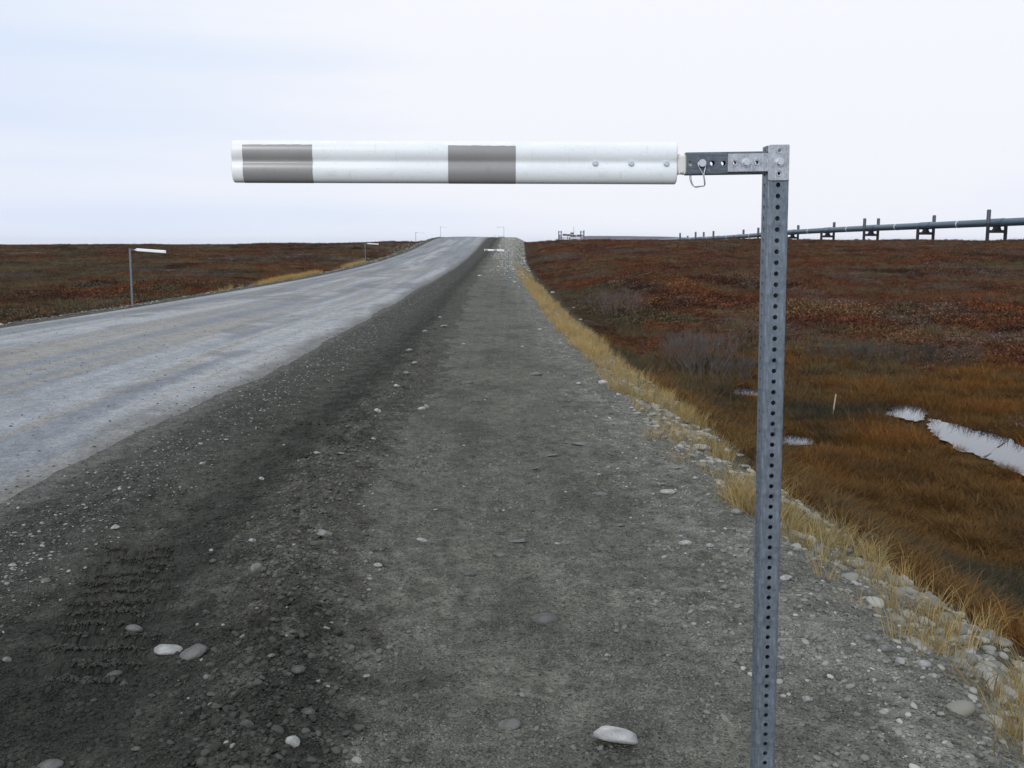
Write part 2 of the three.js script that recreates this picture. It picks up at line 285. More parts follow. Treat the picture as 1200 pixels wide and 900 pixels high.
// far rise on the horizon
{
  const g = new THREE.BufferGeometry(), n = 60, rows = 8, pos = [], idx = [], cl = [];
  for (let j = 0; j <= rows; j++) for (let i = 0; i <= n; i++) {
    const u = i / n, x = lerp(120, 1000, u), v = j / rows, h = 35 * smooth(0, 0.2, u) * smooth(1.0, 0.5, u) * (1 + 0.06 * noise(u * 9, 2)) * Math.sin(v * Math.PI * 0.5);
    pos.push(x, -6 + h, -3300 - v * 500 + 60 * noise(u * 6, v * 3)); const k = 0.9 + 0.2 * noise(u * 40, v * 9); cl.push(0.10 * k, 0.078 * k, 0.095 * k);
  }
  for (let j = 0; j < rows; j++) for (let i = 0; i < n; i++) { const a = j * (n + 1) + i, b = a + n + 1; idx.push(a, a + 1, b, a + 1, b + 1, b); }
  g.setAttribute('position', new THREE.Float32BufferAttribute(pos, 3)); g.setAttribute('color', new THREE.Float32BufferAttribute(cl, 3)); g.setIndex(idx); g.computeVertexNormals();
  tag(put('distant_hill', g, new THREE.MeshStandardMaterial({ vertexColors: true, roughness: 1 })), 'low purple hill far off on the horizon', 'hill', null, 'structure');
}

// ------------------------------------------------------------------ pond
function hitLand(px, py) {                                      // where a line of sight meets the ground
  const [u, v] = ray(px, py); let a = 1, b = 1;
  for (let d = 1.5; d < 400; d *= 1.004) { if (EYE + v * d < landY(u * d, d)) { b = d; break; } a = d; b = d; }
  for (let k = 0; k < 24; k++) { const m = (a + b) / 2; if (EYE + v * m < landY(u * m, m)) b = m; else a = m; }
  return [u * b, b];
}
const waterMat = new THREE.MeshPhysicalMaterial({ color: new THREE.Color().setRGB(0.035, 0.05, 0.075), roughness: 0.03, ior: 1.45 });
const waterLabels = ['small pool in the sedge at the tip of the pond', 'long still pond reflecting the pale sky among brown sedge', 'small sliver of water beside the grey willow bush', 'small puddle in the sedge at the foot of the stony bank'];
waters.forEach((poly, k) => {
  const fine = new THREE.SplineCurve([...poly, poly[0]].map(([x, s]) => new THREE.Vector2(x, s))).getPoints(poly.length * 8).slice(0, -1).map((v, i) => [v.x + 0.09 * noise(i * 0.37, 3 + k) + 0.05 * noise(i * 1.3, 8), v.y + 0.12 * noise(i * 0.37, 40 + k) + 0.06 * noise(i * 1.3, 21)]);
  const g = new THREE.ShapeGeometry(new THREE.Shape((k > 1 ? poly : fine).map(([x, s]) => new THREE.Vector2(x, s)))); g.rotateX(-Math.PI / 2);
  const m = put(k === 1 ? 'pond' : 'puddle', g, waterMat); m.position.y = WATER_Y + 0.0; tag(m, waterLabels[k], 'water', null, 'structure');
});

// ------------------------------------------------------------------ roadside marker: post, arm, bracket, pin, paddle
const IN = 0.0254;
const zinc = dataTexture(512, (() => { const a = tileNoise(512, 6, 51), b = tileNoise(512, 24, 52), c = tileNoise(512, 90, 53), r = rng(54); return (i, j) => { const st = r() < 0.004 ? -0.1 : 0, v = 0.82 + 0.06 * a(i, j) + 0.05 * b(i, j) + 0.035 * c(i, j) + 0.09 * smooth(0.35, 0.8, a(i * 5, j * 0.5 + 90)) - 0.08 * smooth(0.4, 0.8, b(i * 2, j * 0.4 + 30)) + st; return [v * 0.985, v, v * 1.015]; }; })(), true);
const zincRough = dataTexture(256, (() => { const a = tileNoise(256, 10, 61), b = tileNoise(256, 60, 62); return (i, j) => { const v = 0.55 + 0.16 * a(i, j) + 0.1 * b(i, j); return [v, v, v]; }; })());
M.zinc = new THREE.MeshStandardMaterial({ color: new THREE.Color().setRGB(0.295, 0.34, 0.39), map: sized(zinc, 0.16), roughnessMap: sized(zincRough, 0.1), roughness: 0.9, metalness: 0.55 });
M.zincDull = new THREE.MeshStandardMaterial({ color: new THREE.Color().setRGB(0.19, 0.22, 0.26), map: sized(zinc, 0.13), roughness: 0.6, metalness: 0.4 });
M.plate = new THREE.MeshStandardMaterial({ color: new THREE.Color().setRGB(0.70, 0.72, 0.76), map: sized(zinc, 0.09), roughnessMap: sized(zincRough, 0.07), roughness: 0.7, metalness: 0.35 });
M.bolt = new THREE.MeshStandardMaterial({ color: new THREE.Color().setRGB(0.62, 0.66, 0.70), roughness: 0.38, metalness: 0.75 });
M.whitePlastic = new THREE.MeshPhysicalMaterial({ color: new THREE.Color().setRGB(0.89, 0.905, 0.915), roughness: 0.38, map: sized(dataTexture(256, (() => { const a = tileNoise(256, 5, 71), b = tileNoise(256, 40, 72); return (i, j) => { const v = 0.97 + 0.02 * a(i, j) + 0.012 * b(i, j); return [v, v, v]; }; })(), true), 0.2) });
const scuffs = dataTexture(512, (() => { const a = tileNoise(512, 4, 81), b = tileNoise(512, 26, 82), c = tileNoise(512, 120, 83); return (i, j) => { const v = 0.985 + 0.015 * a(i, j) - 0.04 * smooth(0.45, 0.9, b(i, j * 0.25 + 7)) - 0.07 * smooth(0.62, 0.95, c(i * 0.3, j)) + 0.012 * c(i, j); return [v * 0.985, v * 0.995, v]; }; })(), true);
M.sheeting = new THREE.MeshPhysicalMaterial({ map: sized(scuffs, 0.31, 0.23), color: new THREE.Color().setRGB(0.88, 0.905, 0.92), roughness: 0.3, clearcoat: 0.3, clearcoatRoughness: 0.2 });
M.greySheet = new THREE.MeshPhysicalMaterial({ map: sized(scuffs, 0.17, 0.19), color: new THREE.Color().setRGB(0.30, 0.29, 0.285), roughness: 0.34, clearcoat: 0.5, clearcoatRoughness: 0.25 });
M.socket = new THREE.MeshStandardMaterial({ color: new THREE.Color().setRGB(0.80, 0.79, 0.77), roughness: 0.5 });

function perforatedTube(len, first, depth = 1) {                           // 2 inch square tube, a hole every inch on all four sides; stands along y from 0
  const S = 2 * IN, r = 0.0052, t = 0.0027, w = S - 2 * r, parts = [];
  const sh = new THREE.Shape([[-w / 2, 0], [w / 2, 0], [w / 2, len], [-w / 2, len]].map(p => new THREE.Vector2(...p)));
  for (let y = first; y < len - 0.008; y += IN) { const h = new THREE.Path(); h.absarc(0, y, 0.0055, 0, Math.PI * 2, true); sh.holes.push(h); }
  const face = new THREE.ExtrudeGeometry(sh, { depth: t, bevelEnabled: false, curveSegments: 9 }); face.translate(0, 0, S / 2 - t);
  const cs = new THREE.Shape(); cs.moveTo(r, 0); cs.absarc(0, 0, r, 0, Math.PI / 2, false); cs.lineTo(0, r - t); cs.absarc(0, 0, r - t, Math.PI / 2, 0, true); cs.closePath();
  const corner = new THREE.ExtrudeGeometry(cs, { depth: len, bevelEnabled: false, curveSegments: 5 }); corner.rotateX(-Math.PI / 2); corner.translate(w / 2, 0, -w / 2);
  for (let k = 0; k < 4; k++) { const a = k * Math.PI / 2; parts.push(face.clone().rotateY(a), corner.clone().rotateY(a)); }
  const tube = mergeGeometries(parts); if (depth !== 1) { tube.scale(1, 1, depth); tube.computeVertexNormals(); } return tube;
}
function hexBolt(af, h) { const g = new THREE.CylinderGeometry(af * 0.56, af * 0.577, h, 6); g.rotateX(Math.PI / 2); g.translate(0, 0, h / 2); const c = new THREE.CylinderGeometry(af * 0.45, af * 0.5, h * 0.16, 18); c.rotateX(Math.PI / 2); c.translate(0, 0, h * 1.06); const w = new THREE.CylinderGeometry(af * 0.72, af * 0.74, 0.0016, 22); w.rotateX(Math.PI / 2); w.translate(0, 0, 0.0008); return mergeGeometries([g.toNonIndexed(), c.toNonIndexed(), w.toNonIndexed()]); }
function lobes(n, off = 0) {                                    // front outline of the paddle from top to bottom: two soft rolls with a valley between
  const hh = 0.0268, hd = 0.0205, cy = 0.0207, out = [];
  const depth = y => { let d = 0; for (const c of [cy, -cy]) { const v = 1 - ((y - c) / hh) ** 2; if (v > 0) d = smax(d, hd * Math.pow(v, 0.42), 0.009); } return d; };
  for (let k = 0; k <= n; k++) { const a = k / n * Math.PI, y = Math.cos(a) * (cy + hh); out.push([y, depth(y * 0.9995)]); }
  return out.map(([y, z], i) => { const a = out[Math.max(0, i - 1)], b = out[Math.min(n, i + 1)], ty = b[0] - a[0], tz = b[1] - a[1], l = Math.hypot(ty, tz) || 1; return [y + off * (tz / l), z - off * (ty / l)]; });
}
function loftX(profile, xs, closed) {                           // profile of [y, z]; xs of [x, scale]
  const n = profile.length, pos = [], uv = [], idx = []; let run = 0; const len = profile.map((p, i) => i ? (run += Math.hypot(p[0] - profile[i - 1][0], p[1] - profile[i - 1][1])) : 0);
  xs.forEach(([x, k]) => profile.forEach((p, i) => { pos.push(x, p[0] * k, p[1] * k); uv.push(x, len[i]); }));
  for (let j = 0; j < xs.length - 1; j++) for (let i = 0; i < (closed ? n : n - 1); i++) { const a = j * n + i, b = j * n + (i + 1) % n, c = a + n, d = b + n; idx.push(a, b, c, b, d, c); }
  if (closed) for (const j of [0, xs.length - 1]) { const c = pos.length / 3; pos.push(xs[j][0], 0, 0); uv.push(0, 0); for (let i = 0; i < n; i++) { const a = j * n + i, b = j * n + (i + 1) % n; idx.push(...(j ? [c, a, b] : [c, b, a])); } }
  const g = new THREE.BufferGeometry(); g.setAttribute('position', new THREE.Float32BufferAttribute(pos, 3)); g.setAttribute('uv', new THREE.Float32BufferAttribute(uv, 2)); g.setIndex(idx); g.computeVertexNormals(); return g;
}
function makeMarker() {
  const root = group('road_marker'), TOP = 1.92, ARM_Y = TOP - 1.5 * IN, F = IN;      // front face of the post is at z = F
  const post = put('post', perforatedTube(TOP + 0.5, (TOP + 0.5 - 0.5 * IN) % IN), M.zinc, root); post.position.y = -0.5;
  const arm = put('arm', perforatedTube(0.186, 0.0243, 0.5), M.zincDull, root); arm.rotation.z = Math.PI / 2; arm.position.set(-0.0265, ARM_Y, F / 2);
  // bracket: one flat plate, T shaped, with dimpled holes
  const b = new THREE.Shape([[-0.117, -0.0195], [-0.0245, -0.0195], [-0.0235, -0.0385], [-0.0205, -0.0405], [0.0185, -0.0405], [0.0215, -0.0375], [0.0215, 0.0375], [0.0205, 0.0385], [-0.0225, 0.0385], [-0.0245, 0.0365], [-0.0245, 0.0195], [-0.117, 0.0195]].map(p => new THREE.Vector2(...p)));
  const holes = [[-4.02 * IN, 0], [-2.02 * IN, 0], [0, IN], [0, -IN]];
  for (const [x, y] of holes) { const h = new THREE.Path(); h.absarc(x, y, 0.0043, 0, 7, true); b.holes.push(h); }
  const bg = new THREE.ExtrudeGeometry(b, { depth: 0.0032, bevelEnabled: true, bevelThickness: 0.0008, bevelSize: 0.0008, bevelSegments: 2, curveSegments: 14 });
  const br = put('bracket', bg, M.plate, root); br.position.set(0, ARM_Y, F + 0.0009);
  for (const [x, y] of holes) { const ring = put('dimple', new THREE.TorusGeometry(0.0066, 0.0011, 6, 24), M.plate, br); ring.position.set(x, y, 0.0041); }
  for (const x of [-3.02 * IN, 0.0008]) { const o = put('bolt', hexBolt(0.0145, 0.0085), M.bolt, root); o.position.set(x, ARM_Y, F + 0.0049); o.rotation.z = x * 9; }
  // locking pin with its wire loop
  const px = -7 * IN, pin = put('locking_pin', new THREE.CylinderGeometry(0.0052, 0.0052, 0.07, 18).rotateX(Math.PI / 2), M.bolt, root); pin.position.set(px, ARM_Y, 0);
  const head = new THREE.CylinderGeometry(0.0083, 0.0088, 0.011, 24).rotateX(Math.PI / 2); put('pin_head', head, M.bolt, pin).position.z = 0.0345;
  const V = (x, y, z) => new THREE.Vector3(x, y, z);
  const wire = pts => new THREE.TubeGeometry(new THREE.CatmullRomCurve3(pts, false, 'centripetal'), 40, 0.0011, 7, false);
  put('wire_clip', mergeGeometries([wire([V(-0.0085, 0.002, 0.031), V(-0.0080, -0.006, 0.033), V(0.0012, -0.0235, 0.034), V(0.0035, -0.030, 0.034), V(0.0068, -0.047, 0.030), V(0.0072, -0.0505, 0.026), V(0.002, -0.0512, 0.010), V(-0.0085, -0.0505, -0.010), V(-0.0135, -0.030, -0.026), V(-0.010, -0.004, -0.031)]),
    wire([V(0.0088, 0.002, 0.031), V(0.0085, -0.006, 0.033), V(0.0045, -0.0235, 0.034), V(0.0052, -0.030, 0.034), V(0.0082, -0.0465, 0.030), V(0.0078, -0.0495, 0.026), V(0.001, -0.0500, 0.008), V(-0.011, -0.0490, -0.010), V(-0.0165, -0.030, -0.026), V(-0.012, -0.004, -0.031)])]), M.bolt, pin);
  // white socket between arm and paddle
  const so = put('socket', new RoundedBoxGeometry(0.060, 0.0445, 0.030, 3, 0.006), M.socket, root); so.position.set(-0.2095, ARM_Y, 0);
  for (const x of [-0.0005, 0.0085]) put('socket_ring', new RoundedBoxGeometry(0.0022, 0.0462, 0.0320, 2, 0.001), M.socket, so).position.x = -0.016 + x * 1.4;
  // paddle
  const pad = new THREE.Group(); pad.name = 'paddle'; root.add(pad); pad.position.set(-0.232, ARM_Y + 0.0025, 0.004); pad.rotation.z = -0.0182;
  const half = lobes(56), prof = half.concat(half.slice(1, -1).reverse().map(([y, z]) => [y, -z]));
  const L = 1.02, xs = [[-L, 0.93], [-L + 0.0012, 0.975], [-L + 0.004, 1]]; for (let k = 1; k < 24; k++) xs.push([-L + L * k / 24, 1]); xs.push([-0.004, 1], [-0.0012, 0.975], [0, 0.93]);
  put('paddle_body', loftX(prof, xs, true), M.whitePlastic, pad);
  const sheetOf = (x0, x1, top, lift) => {                      // thin sheeting wrapped over the front, its upper edge a little uneven
    const fr = lobes(56, lift), n = 30, list = [], rows = Array.from({ length: n + 1 }, (_, k) => lerp(x0, x1, k / n));
    const pos = [], uv = [], idx = [], m = 46;
    rows.forEach((x, j) => { const t = top + 1.0 * noise(x * 26, top) * 0.5 + 0.6 * noise(x * 90, 3) * 0.5; for (let i = 0; i <= m; i++) { const f = lerp(t, 55.3, i / m), a = Math.floor(f), w = f - a, p = fr[a], q = fr[Math.min(56, a + 1)]; pos.push(x, lerp(p[0], q[0], w), lerp(p[1], q[1], w)); uv.push(x, i / m * 0.15); } });
    for (let j = 0; j < n; j++) for (let i = 0; i < m; i++) { const a = j * (m + 1) + i, c = a + m + 1; idx.push(a, a + 1, c, a + 1, c + 1, c); }
    const g = new THREE.BufferGeometry(); g.setAttribute('position', new THREE.Float32BufferAttribute(pos, 3)); g.setAttribute('uv', new THREE.Float32BufferAttribute(uv, 2)); g.setIndex(idx); g.computeVertexNormals(); return g;
  };
  put('white_sheet', sheetOf(-0.835, -0.526, 11.6, 0.0006), M.sheeting, pad); put('white_sheet', sheetOf(-0.371, -0.003, 11.2, 0.0006), M.sheeting, pad);
  for (const [a, c] of [[-0.994, -0.8355], [-0.5255, -0.3715]]) put('grey_band', sheetOf(a, c, 12.2, 0.0009), M.greySheet, pad).userData.label = 'grey reflective band on the white paddle';
  for (const x of [-0.189, -0.1065, -0.0258]) { const o = put('bolt', hexBolt(0.0096, 0.0060), M.bolt, pad); o.position.set(x, -0.0025, 0.0178); o.rotation.z = x * 40; }
  return root;
}
const marker = makeMarker();
tag(marker, 'perforated steel post on the wide shoulder holding a white paddle with two grey bands', 'road marker', 'road markers along the highway');
marker.position.set(0.640, 0.002, -2.3254); marker.rotation.set(0, 0.012, 0.0152);      // leans slightly towards the road
// the others, found by their feet along the road
function markerAt(px, depth, label, left, turn = 0, lean = 0) {
  const c = marker.clone(); c.name = numbered('road_marker'); scene.add(c); const [u] = ray(px, 300), x = u * depth;
  c.position.set(x, landY(x, depth) + 0.0, -depth); c.rotation.set(0, (left ? Math.PI : 0) + turn, lean); if (left) c.getObjectByName('paddle').rotation.z += 0.075; tag(c, label, 'road marker', 'road markers along the highway'); return c;
}
markerAt(596, 51, 'white paddle marker on the right shoulder at the foot of the rise', false, 0.02);
markerAt(591, 126, 'white paddle marker on the right shoulder halfway up the rise', false);
markerAt(590.5, 168, 'thin marker standing against the sky on the right shoulder of the crest', false);
markerAt(152, 33, 'white paddle marker across the road in front of open tundra', true, -0.12, 0.01);
markerAt(428, 91, 'white paddle marker across the road beside the golden grass on the left verge', true);
markerAt(487.5, 140, 'thin marker against the sky on the left verge just before the crest', true);
markerAt(516.5, 182, 'thin marker rising from behind the left edge of the crest', true);

// ------------------------------------------------------------------ stones
function stoneShape(seed, detail, angular, flat, long) {
  let g = new THREE.IcosahedronGeometry(1, detail); g.deleteAttribute('uv'); g.deleteAttribute('normal'); g = mergeVertices(g, 1e-4);
  const p = g.attributes.position, r = rng(seed), off = [r() * 50, r() * 50, r() * 50], cuts = [];
  for (let k = 0; k < (angular ? 9 : 4); k++) { const v = new THREE.Vector3(r() - 0.5, r() - 0.5, r() - 0.5).normalize(); cuts.push([v, angular ? 0.55 + 0.3 * r() : 0.80 + 0.15 * r()]); }
  const uv = [], v = new THREE.Vector3();
  for (let i = 0; i < p.count; i++) {
    v.fromBufferAttribute(p, i); const n = noise(v.x * 1.4 + off[0], v.y * 1.4 + v.z * 0.9 + off[1]) + noise(v.z * 1.4 + off[2], v.x * 0.7 - v.y + off[0]);
    v.multiplyScalar(1 + (angular ? 0.12 : 0.13) * n);
    for (const [c, d] of cuts) { const t = v.dot(c); if (t > d) v.addScaledVector(c, (d - t) * (angular ? 0.96 : 0.75)); }
    v.multiplyScalar(1 + 0.03 * noise(v.x * 7 + off[1], v.y * 9 + v.z * 7)); uv.push(v.x * 0.06 + 0.3, (v.y + v.z * 0.7) * 0.06);
    p.setXYZ(i, v.x * long, v.y * flat, v.z);
  }
  g.setAttribute('uv', new THREE.Float32BufferAttribute(uv, 2)); g.computeVertexNormals(); return g;
}
const rounded = [0, 1, 2, 3, 4, 5].map(k => stoneShape(100 + k * 7, 3, false, 0.55 + 0.06 * k, 1.15 + 0.1 * (k % 3)));
const angularS = [0, 1, 2, 3].map(k => stoneShape(300 + k * 5, 3, true, 0.5 + 0.06 * k, 1.2));
function tinted(list, tones) { return list.map(g => tones.map(t => { const c = g.clone(), n = c.attributes.position.count, a = new Float32Array(n * 3), p = c.attributes.position; for (let i = 0; i < n; i++) { const k = 1 + 0.42 * fbm(p.getX(i) * 2.2 + t[0] * 90, p.getY(i) * 3 + p.getZ(i) * 2.2, 3) + 0.10 * noise(p.getX(i) * 8, p.getZ(i) * 8 + p.getY(i) * 5); a.set([t[0] * k, t[1] * k, t[2] * k], i * 3); } c.setAttribute('color', new THREE.BufferAttribute(a, 3)); return c; })); }
const TONES = [[0.37, 0.365, 0.35], [0.255, 0.252, 0.24], [0.165, 0.163, 0.152], [0.135, 0.133, 0.125], [0.47, 0.465, 0.45]];   // pale, light grey, mid grey, dusty dark, white
const roundG = tinted(rounded, TONES), sharpG = tinted(angularS, TONES);
const sr = rng(77);
function stone(px, py, w, tone, opt = {}) {                     // pixel of its centre, its width in pixels
  const [x, d] = hitLand(px, py + (opt.h ?? w * 0.5) * 0.3), scale = Math.hypot(d, EYE) / FOCAL * 0.985, half = w * scale / 2;
  const gs = opt.sharp || opt.group && sr() < 0.7 ? sharpG : roundG, g = gs[opt.k ?? Math.floor(sr() * gs.length)][tone], m = put(opt.name ?? 'stone', g, M.stone);
  const k = half / 1.12, hy = opt.h ? clamp(opt.h / w * 1.15, 0.45, 1.25) : 0.8 + 0.3 * sr();
  m.scale.set(k, k * hy, k * (0.8 + 0.25 * sr())); m.rotation.set((sr() - 0.5) * 0.3, (opt.turn ?? (sr() - 0.5) * 0.9), (opt.lean ?? (sr() - 0.5) * 0.25));
  m.position.set(x, landY(x, d) + k * hy * 0.62 * (opt.sunk ? 0.16 : opt.where === 'bank' ? 0.3 : 0.5), -d);
  if (!opt.group) return tag(m, opt.label, 'stone');
  const shade = ['pale grey', 'light grey', 'mid grey', 'dark grey', 'white'][tone], size = w * scale, big = size > 0.085 ? 'large' : size > 0.045 ? 'middling' : 'small', along = d < 5.9 ? 0 : d < 11 ? 1 : d < 24 ? 2 : 3;
  const by = opt.where === 'bank' ? ['among sparse grass on the stony bank beside the perforated post', 'among straw grass on the bank above the sedge', 'in the golden grass on the bank by the willow bushes', 'in the golden grass on the bank below the rise'][along]
    : opt.where === 'rim' ? ['on the dusty lip of the shoulder just above the cobbled bank', 'on the dusty lip of the shoulder above the straw grass', 'on the dusty lip of the shoulder beside the golden grass', 'on the lip of the shoulder below the rise'][along]
    : opt.where === 'ridge' ? ['in the loose gravel ridge beside the tread marks', 'in the loose gravel ridge past the tread marks', 'in the loose gravel ridge level with the golden grass', 'in the loose gravel ridge below the rise'][along]
    : x < -1.4 ? ['on the dark soil among the tread marks', 'on the dark wheel track next to the pebble strip', 'on the dark wheel track beside the road', 'on the wheel track below the rise'][along]
    : ['on the shoulder around the big angular white stone', 'on the smooth shoulder past the tread marks', 'on the smooth shoulder level with the golden grass', 'on the smooth shoulder below the rise'][along];
  return tag(m, `${big} ${shade} stone ${opt.sunk ? 'half buried ' : ''}${by}`, 'stone', `${opt.group}: ${big} ${shade} ${along}`);
}
const L1 = { label: 'pale loose stone lying on the dark gravel shoulder', group: 'loose stones on the shoulder' };
const L2 = { label: 'dusty grey stone half buried in the gravel shoulder', group: 'half buried stones on the shoulder', where: 'smooth', sunk: true };
const L3 = { label: 'weathered cobble among dry grass on the stony bank', group: 'cobbles on the bank', where: 'bank' };
const L4 = { label: 'small grey stone in the loose ridge along the shoulder', group: 'stones in the loose gravel ridge', where: 'ridge' };
const L5 = { label: 'pale stone on the dusty outer edge of the shoulder above the bank', group: 'stones on the outer edge of the shoulder', where: 'rim' };
stone(722, 857, 58, 4, { sharp: true, k: 1, h: 30, turn: 0.25, lean: -0.18, label: 'big angular white stone, largest on the gravel shoulder' });
stone(198, 760, 32, 0, { k: 3, h: 13, turn: 0.1, label: 'pale elongated stone touching a darker one beside the tread marks' });
stone(226, 763, 29, 2, { k: 1, h: 17, turn: 0.3, lean: 0.3, label: 'darker oval stone touching a paler one beside the tread marks' });
stone(343, 867, 18, 4, { k: 4, h: 18, turn: -0.6, label: 'smooth white egg shaped stone on the dark soil' });
stone(300, 663, 14, 1, { k: 4, h: 17, lean: 0.9, label: 'upright tan grey oval stone on the dark soil' });
stone(158, 735, 19, 2, { k: 2, h: 12, label: 'rounded grey stone at the edge of the tread marks' });
stone(494, 478, 10, 0, { k: 3, h: 7, label: 'pale flat stone paired with a tilted one on the loose ridge' });
stone(500, 475, 8, 1, { k: 3, h: 12, lean: -0.9, label: 'tilted grey stone paired with a flat one on the loose ridge' });
stone(495, 632, 15, 4, { k: 3, h: 7, sharp: true, label: 'flat white stone with squared ends on the smooth shoulder' });
stone(60, 896, 28, 2, { k: 0, h: 8, label: 'flat grey slab shaped stone in the dark soil near the tread marks' });
stone(782, 575, 17, 0, { h: 9, label: 'pale smooth stone with a smaller one behind it on the shoulder' });
for (const [x, y, w, t] of [[135, 618, 13, 0], [296, 633, 10, 0], [15, 662, 10, 0], [50, 613, 7, 0], [9, 773, 12, 1], [443, 662, 12, 4], [653, 637, 8, 0], [712, 768, 8, 0], [443, 481, 10, 0], [372, 531, 7, 0], [398, 531, 10, 1], [438, 514, 6, 0], [510, 597, 5, 4], [777, 567, 8, 1], [803, 636, 14, 4], [798, 628, 6, 0], [845, 681, 6, 4], [707, 448, 10, 4], [678, 449, 7, 0], [612, 406, 5, 0], [633, 386, 5, 0], [657, 402, 4, 4], [543, 403, 5, 0], [562, 323, 5, 0], [612, 632, 5, 0], [702, 556, 6, 0], [947, 819, 11, 0], [237, 543, 7, 0], [307, 561, 8, 0], [265, 515, 5, 0], [235, 520, 5, 0], [370, 530, 6, 0], [429, 792, 8, 0], [568, 762, 5, 1], [1102, 836, 12, 0], [318, 768, 8, 1], [160, 877, 12, 2]]) stone(x, y, w, t, L1);
for (const [x, y, w, t] of [[605, 632, 20, 2], [587, 648, 16, 2], [550, 671, 17, 3], [650, 659, 12, 2], [621, 691, 15, 3], [639, 722, 30, 3], [598, 847, 27, 2], [627, 437, 17, 2], [548, 447, 14, 3], [648, 499, 9, 2], [680, 518, 21, 2], [663, 518, 9, 3], [645, 532, 15, 2], [625, 548, 13, 3], [627, 567, 12, 3], [703, 577, 19, 2], [726, 614, 13, 2], [761, 638, 13, 2], [438, 707, 12, 2], [638, 724, 12, 2], [798, 705, 9, 2], [53, 679, 13, 2], [825, 852, 14, 2], [1028, 857, 12, 1], [890, 745, 10, 2]]) stone(x, y, w, t, { ...L2, h: w * 0.45 });
for (const [x, y, w, t] of [[381, 625, 20, 1], [370, 637, 14, 2], [393, 648, 9, 1], [247, 779, 11, 2], [243, 793, 10, 1], [135, 790, 16, 2], [146, 801, 10, 2], [343, 740, 14, 2], [350, 784, 17, 2], [361, 833, 18, 2], [290, 848, 17, 2], [247, 813, 14, 2], [253, 827, 13, 2], [200, 870, 10, 2], [230, 867, 10, 2], [242, 717, 9, 2], [250, 657, 9, 2], [318, 768, 9, 1], [358, 857, 11, 2], [405, 860, 9, 2], [520, 382, 9, 1], [516, 372, 6, 1], [498, 388, 6, 1], [480, 410, 7, 1], [486, 425, 8, 1], [476, 437, 8, 1], [465, 452, 8, 0], [425, 590, 8, 2], [412, 575, 9, 2], [380, 600, 9, 2], [398, 585, 9, 2], [395, 690, 9, 2], [330, 700, 10, 2], [320, 725, 9, 2], [265, 790, 8, 3], [336, 790, 10, 2], [300, 800, 9, 2], [372, 720, 9, 2], [345, 690, 8, 2], [178, 815, 9, 2], [110, 820, 8, 2]]) stone(x, y, w, t === 2 ? 3 : t, L4);
for (const [x, y, w, t] of [[832, 639, 10, 0], [844, 566, 12, 0], [868, 593, 5, 4], [852, 670, 9, 1], [850, 688, 13, 1], [867, 704, 9, 1], [863, 600, 13, 1], [921, 677, 13, 4], [924, 778, 11, 1], [1037, 760, 14, 1], [1017, 747, 14, 1], [1056, 775, 17, 0], [1083, 778, 17, 0], [1096, 792, 13, 0], [938, 745, 8, 1], [945, 700, 9, 1], [962, 715, 9, 1], [990, 735, 9, 2], [884, 650, 6, 1], [870, 640, 9, 1], [1060, 815, 9, 2], [1120, 870, 9, 2], [1150, 885, 10, 1], [770, 508, 9, 1], [760, 490, 8, 1], [740, 478, 7, 0], [725, 462, 7, 0], [793, 548, 8, 1], [815, 560, 8, 0]]) stone(x, y, w, t, L5);
stone(1095, 672, 44, 1, { k: 3, h: 15, turn: -0.2, lean: -0.45, label: 'long grey slab lying across the top of the grassy bank' });
stone(1018, 628, 23, 1, { k: 5, h: 15, label: 'largest rounded boulder among the cobbles beside the perforated post' });
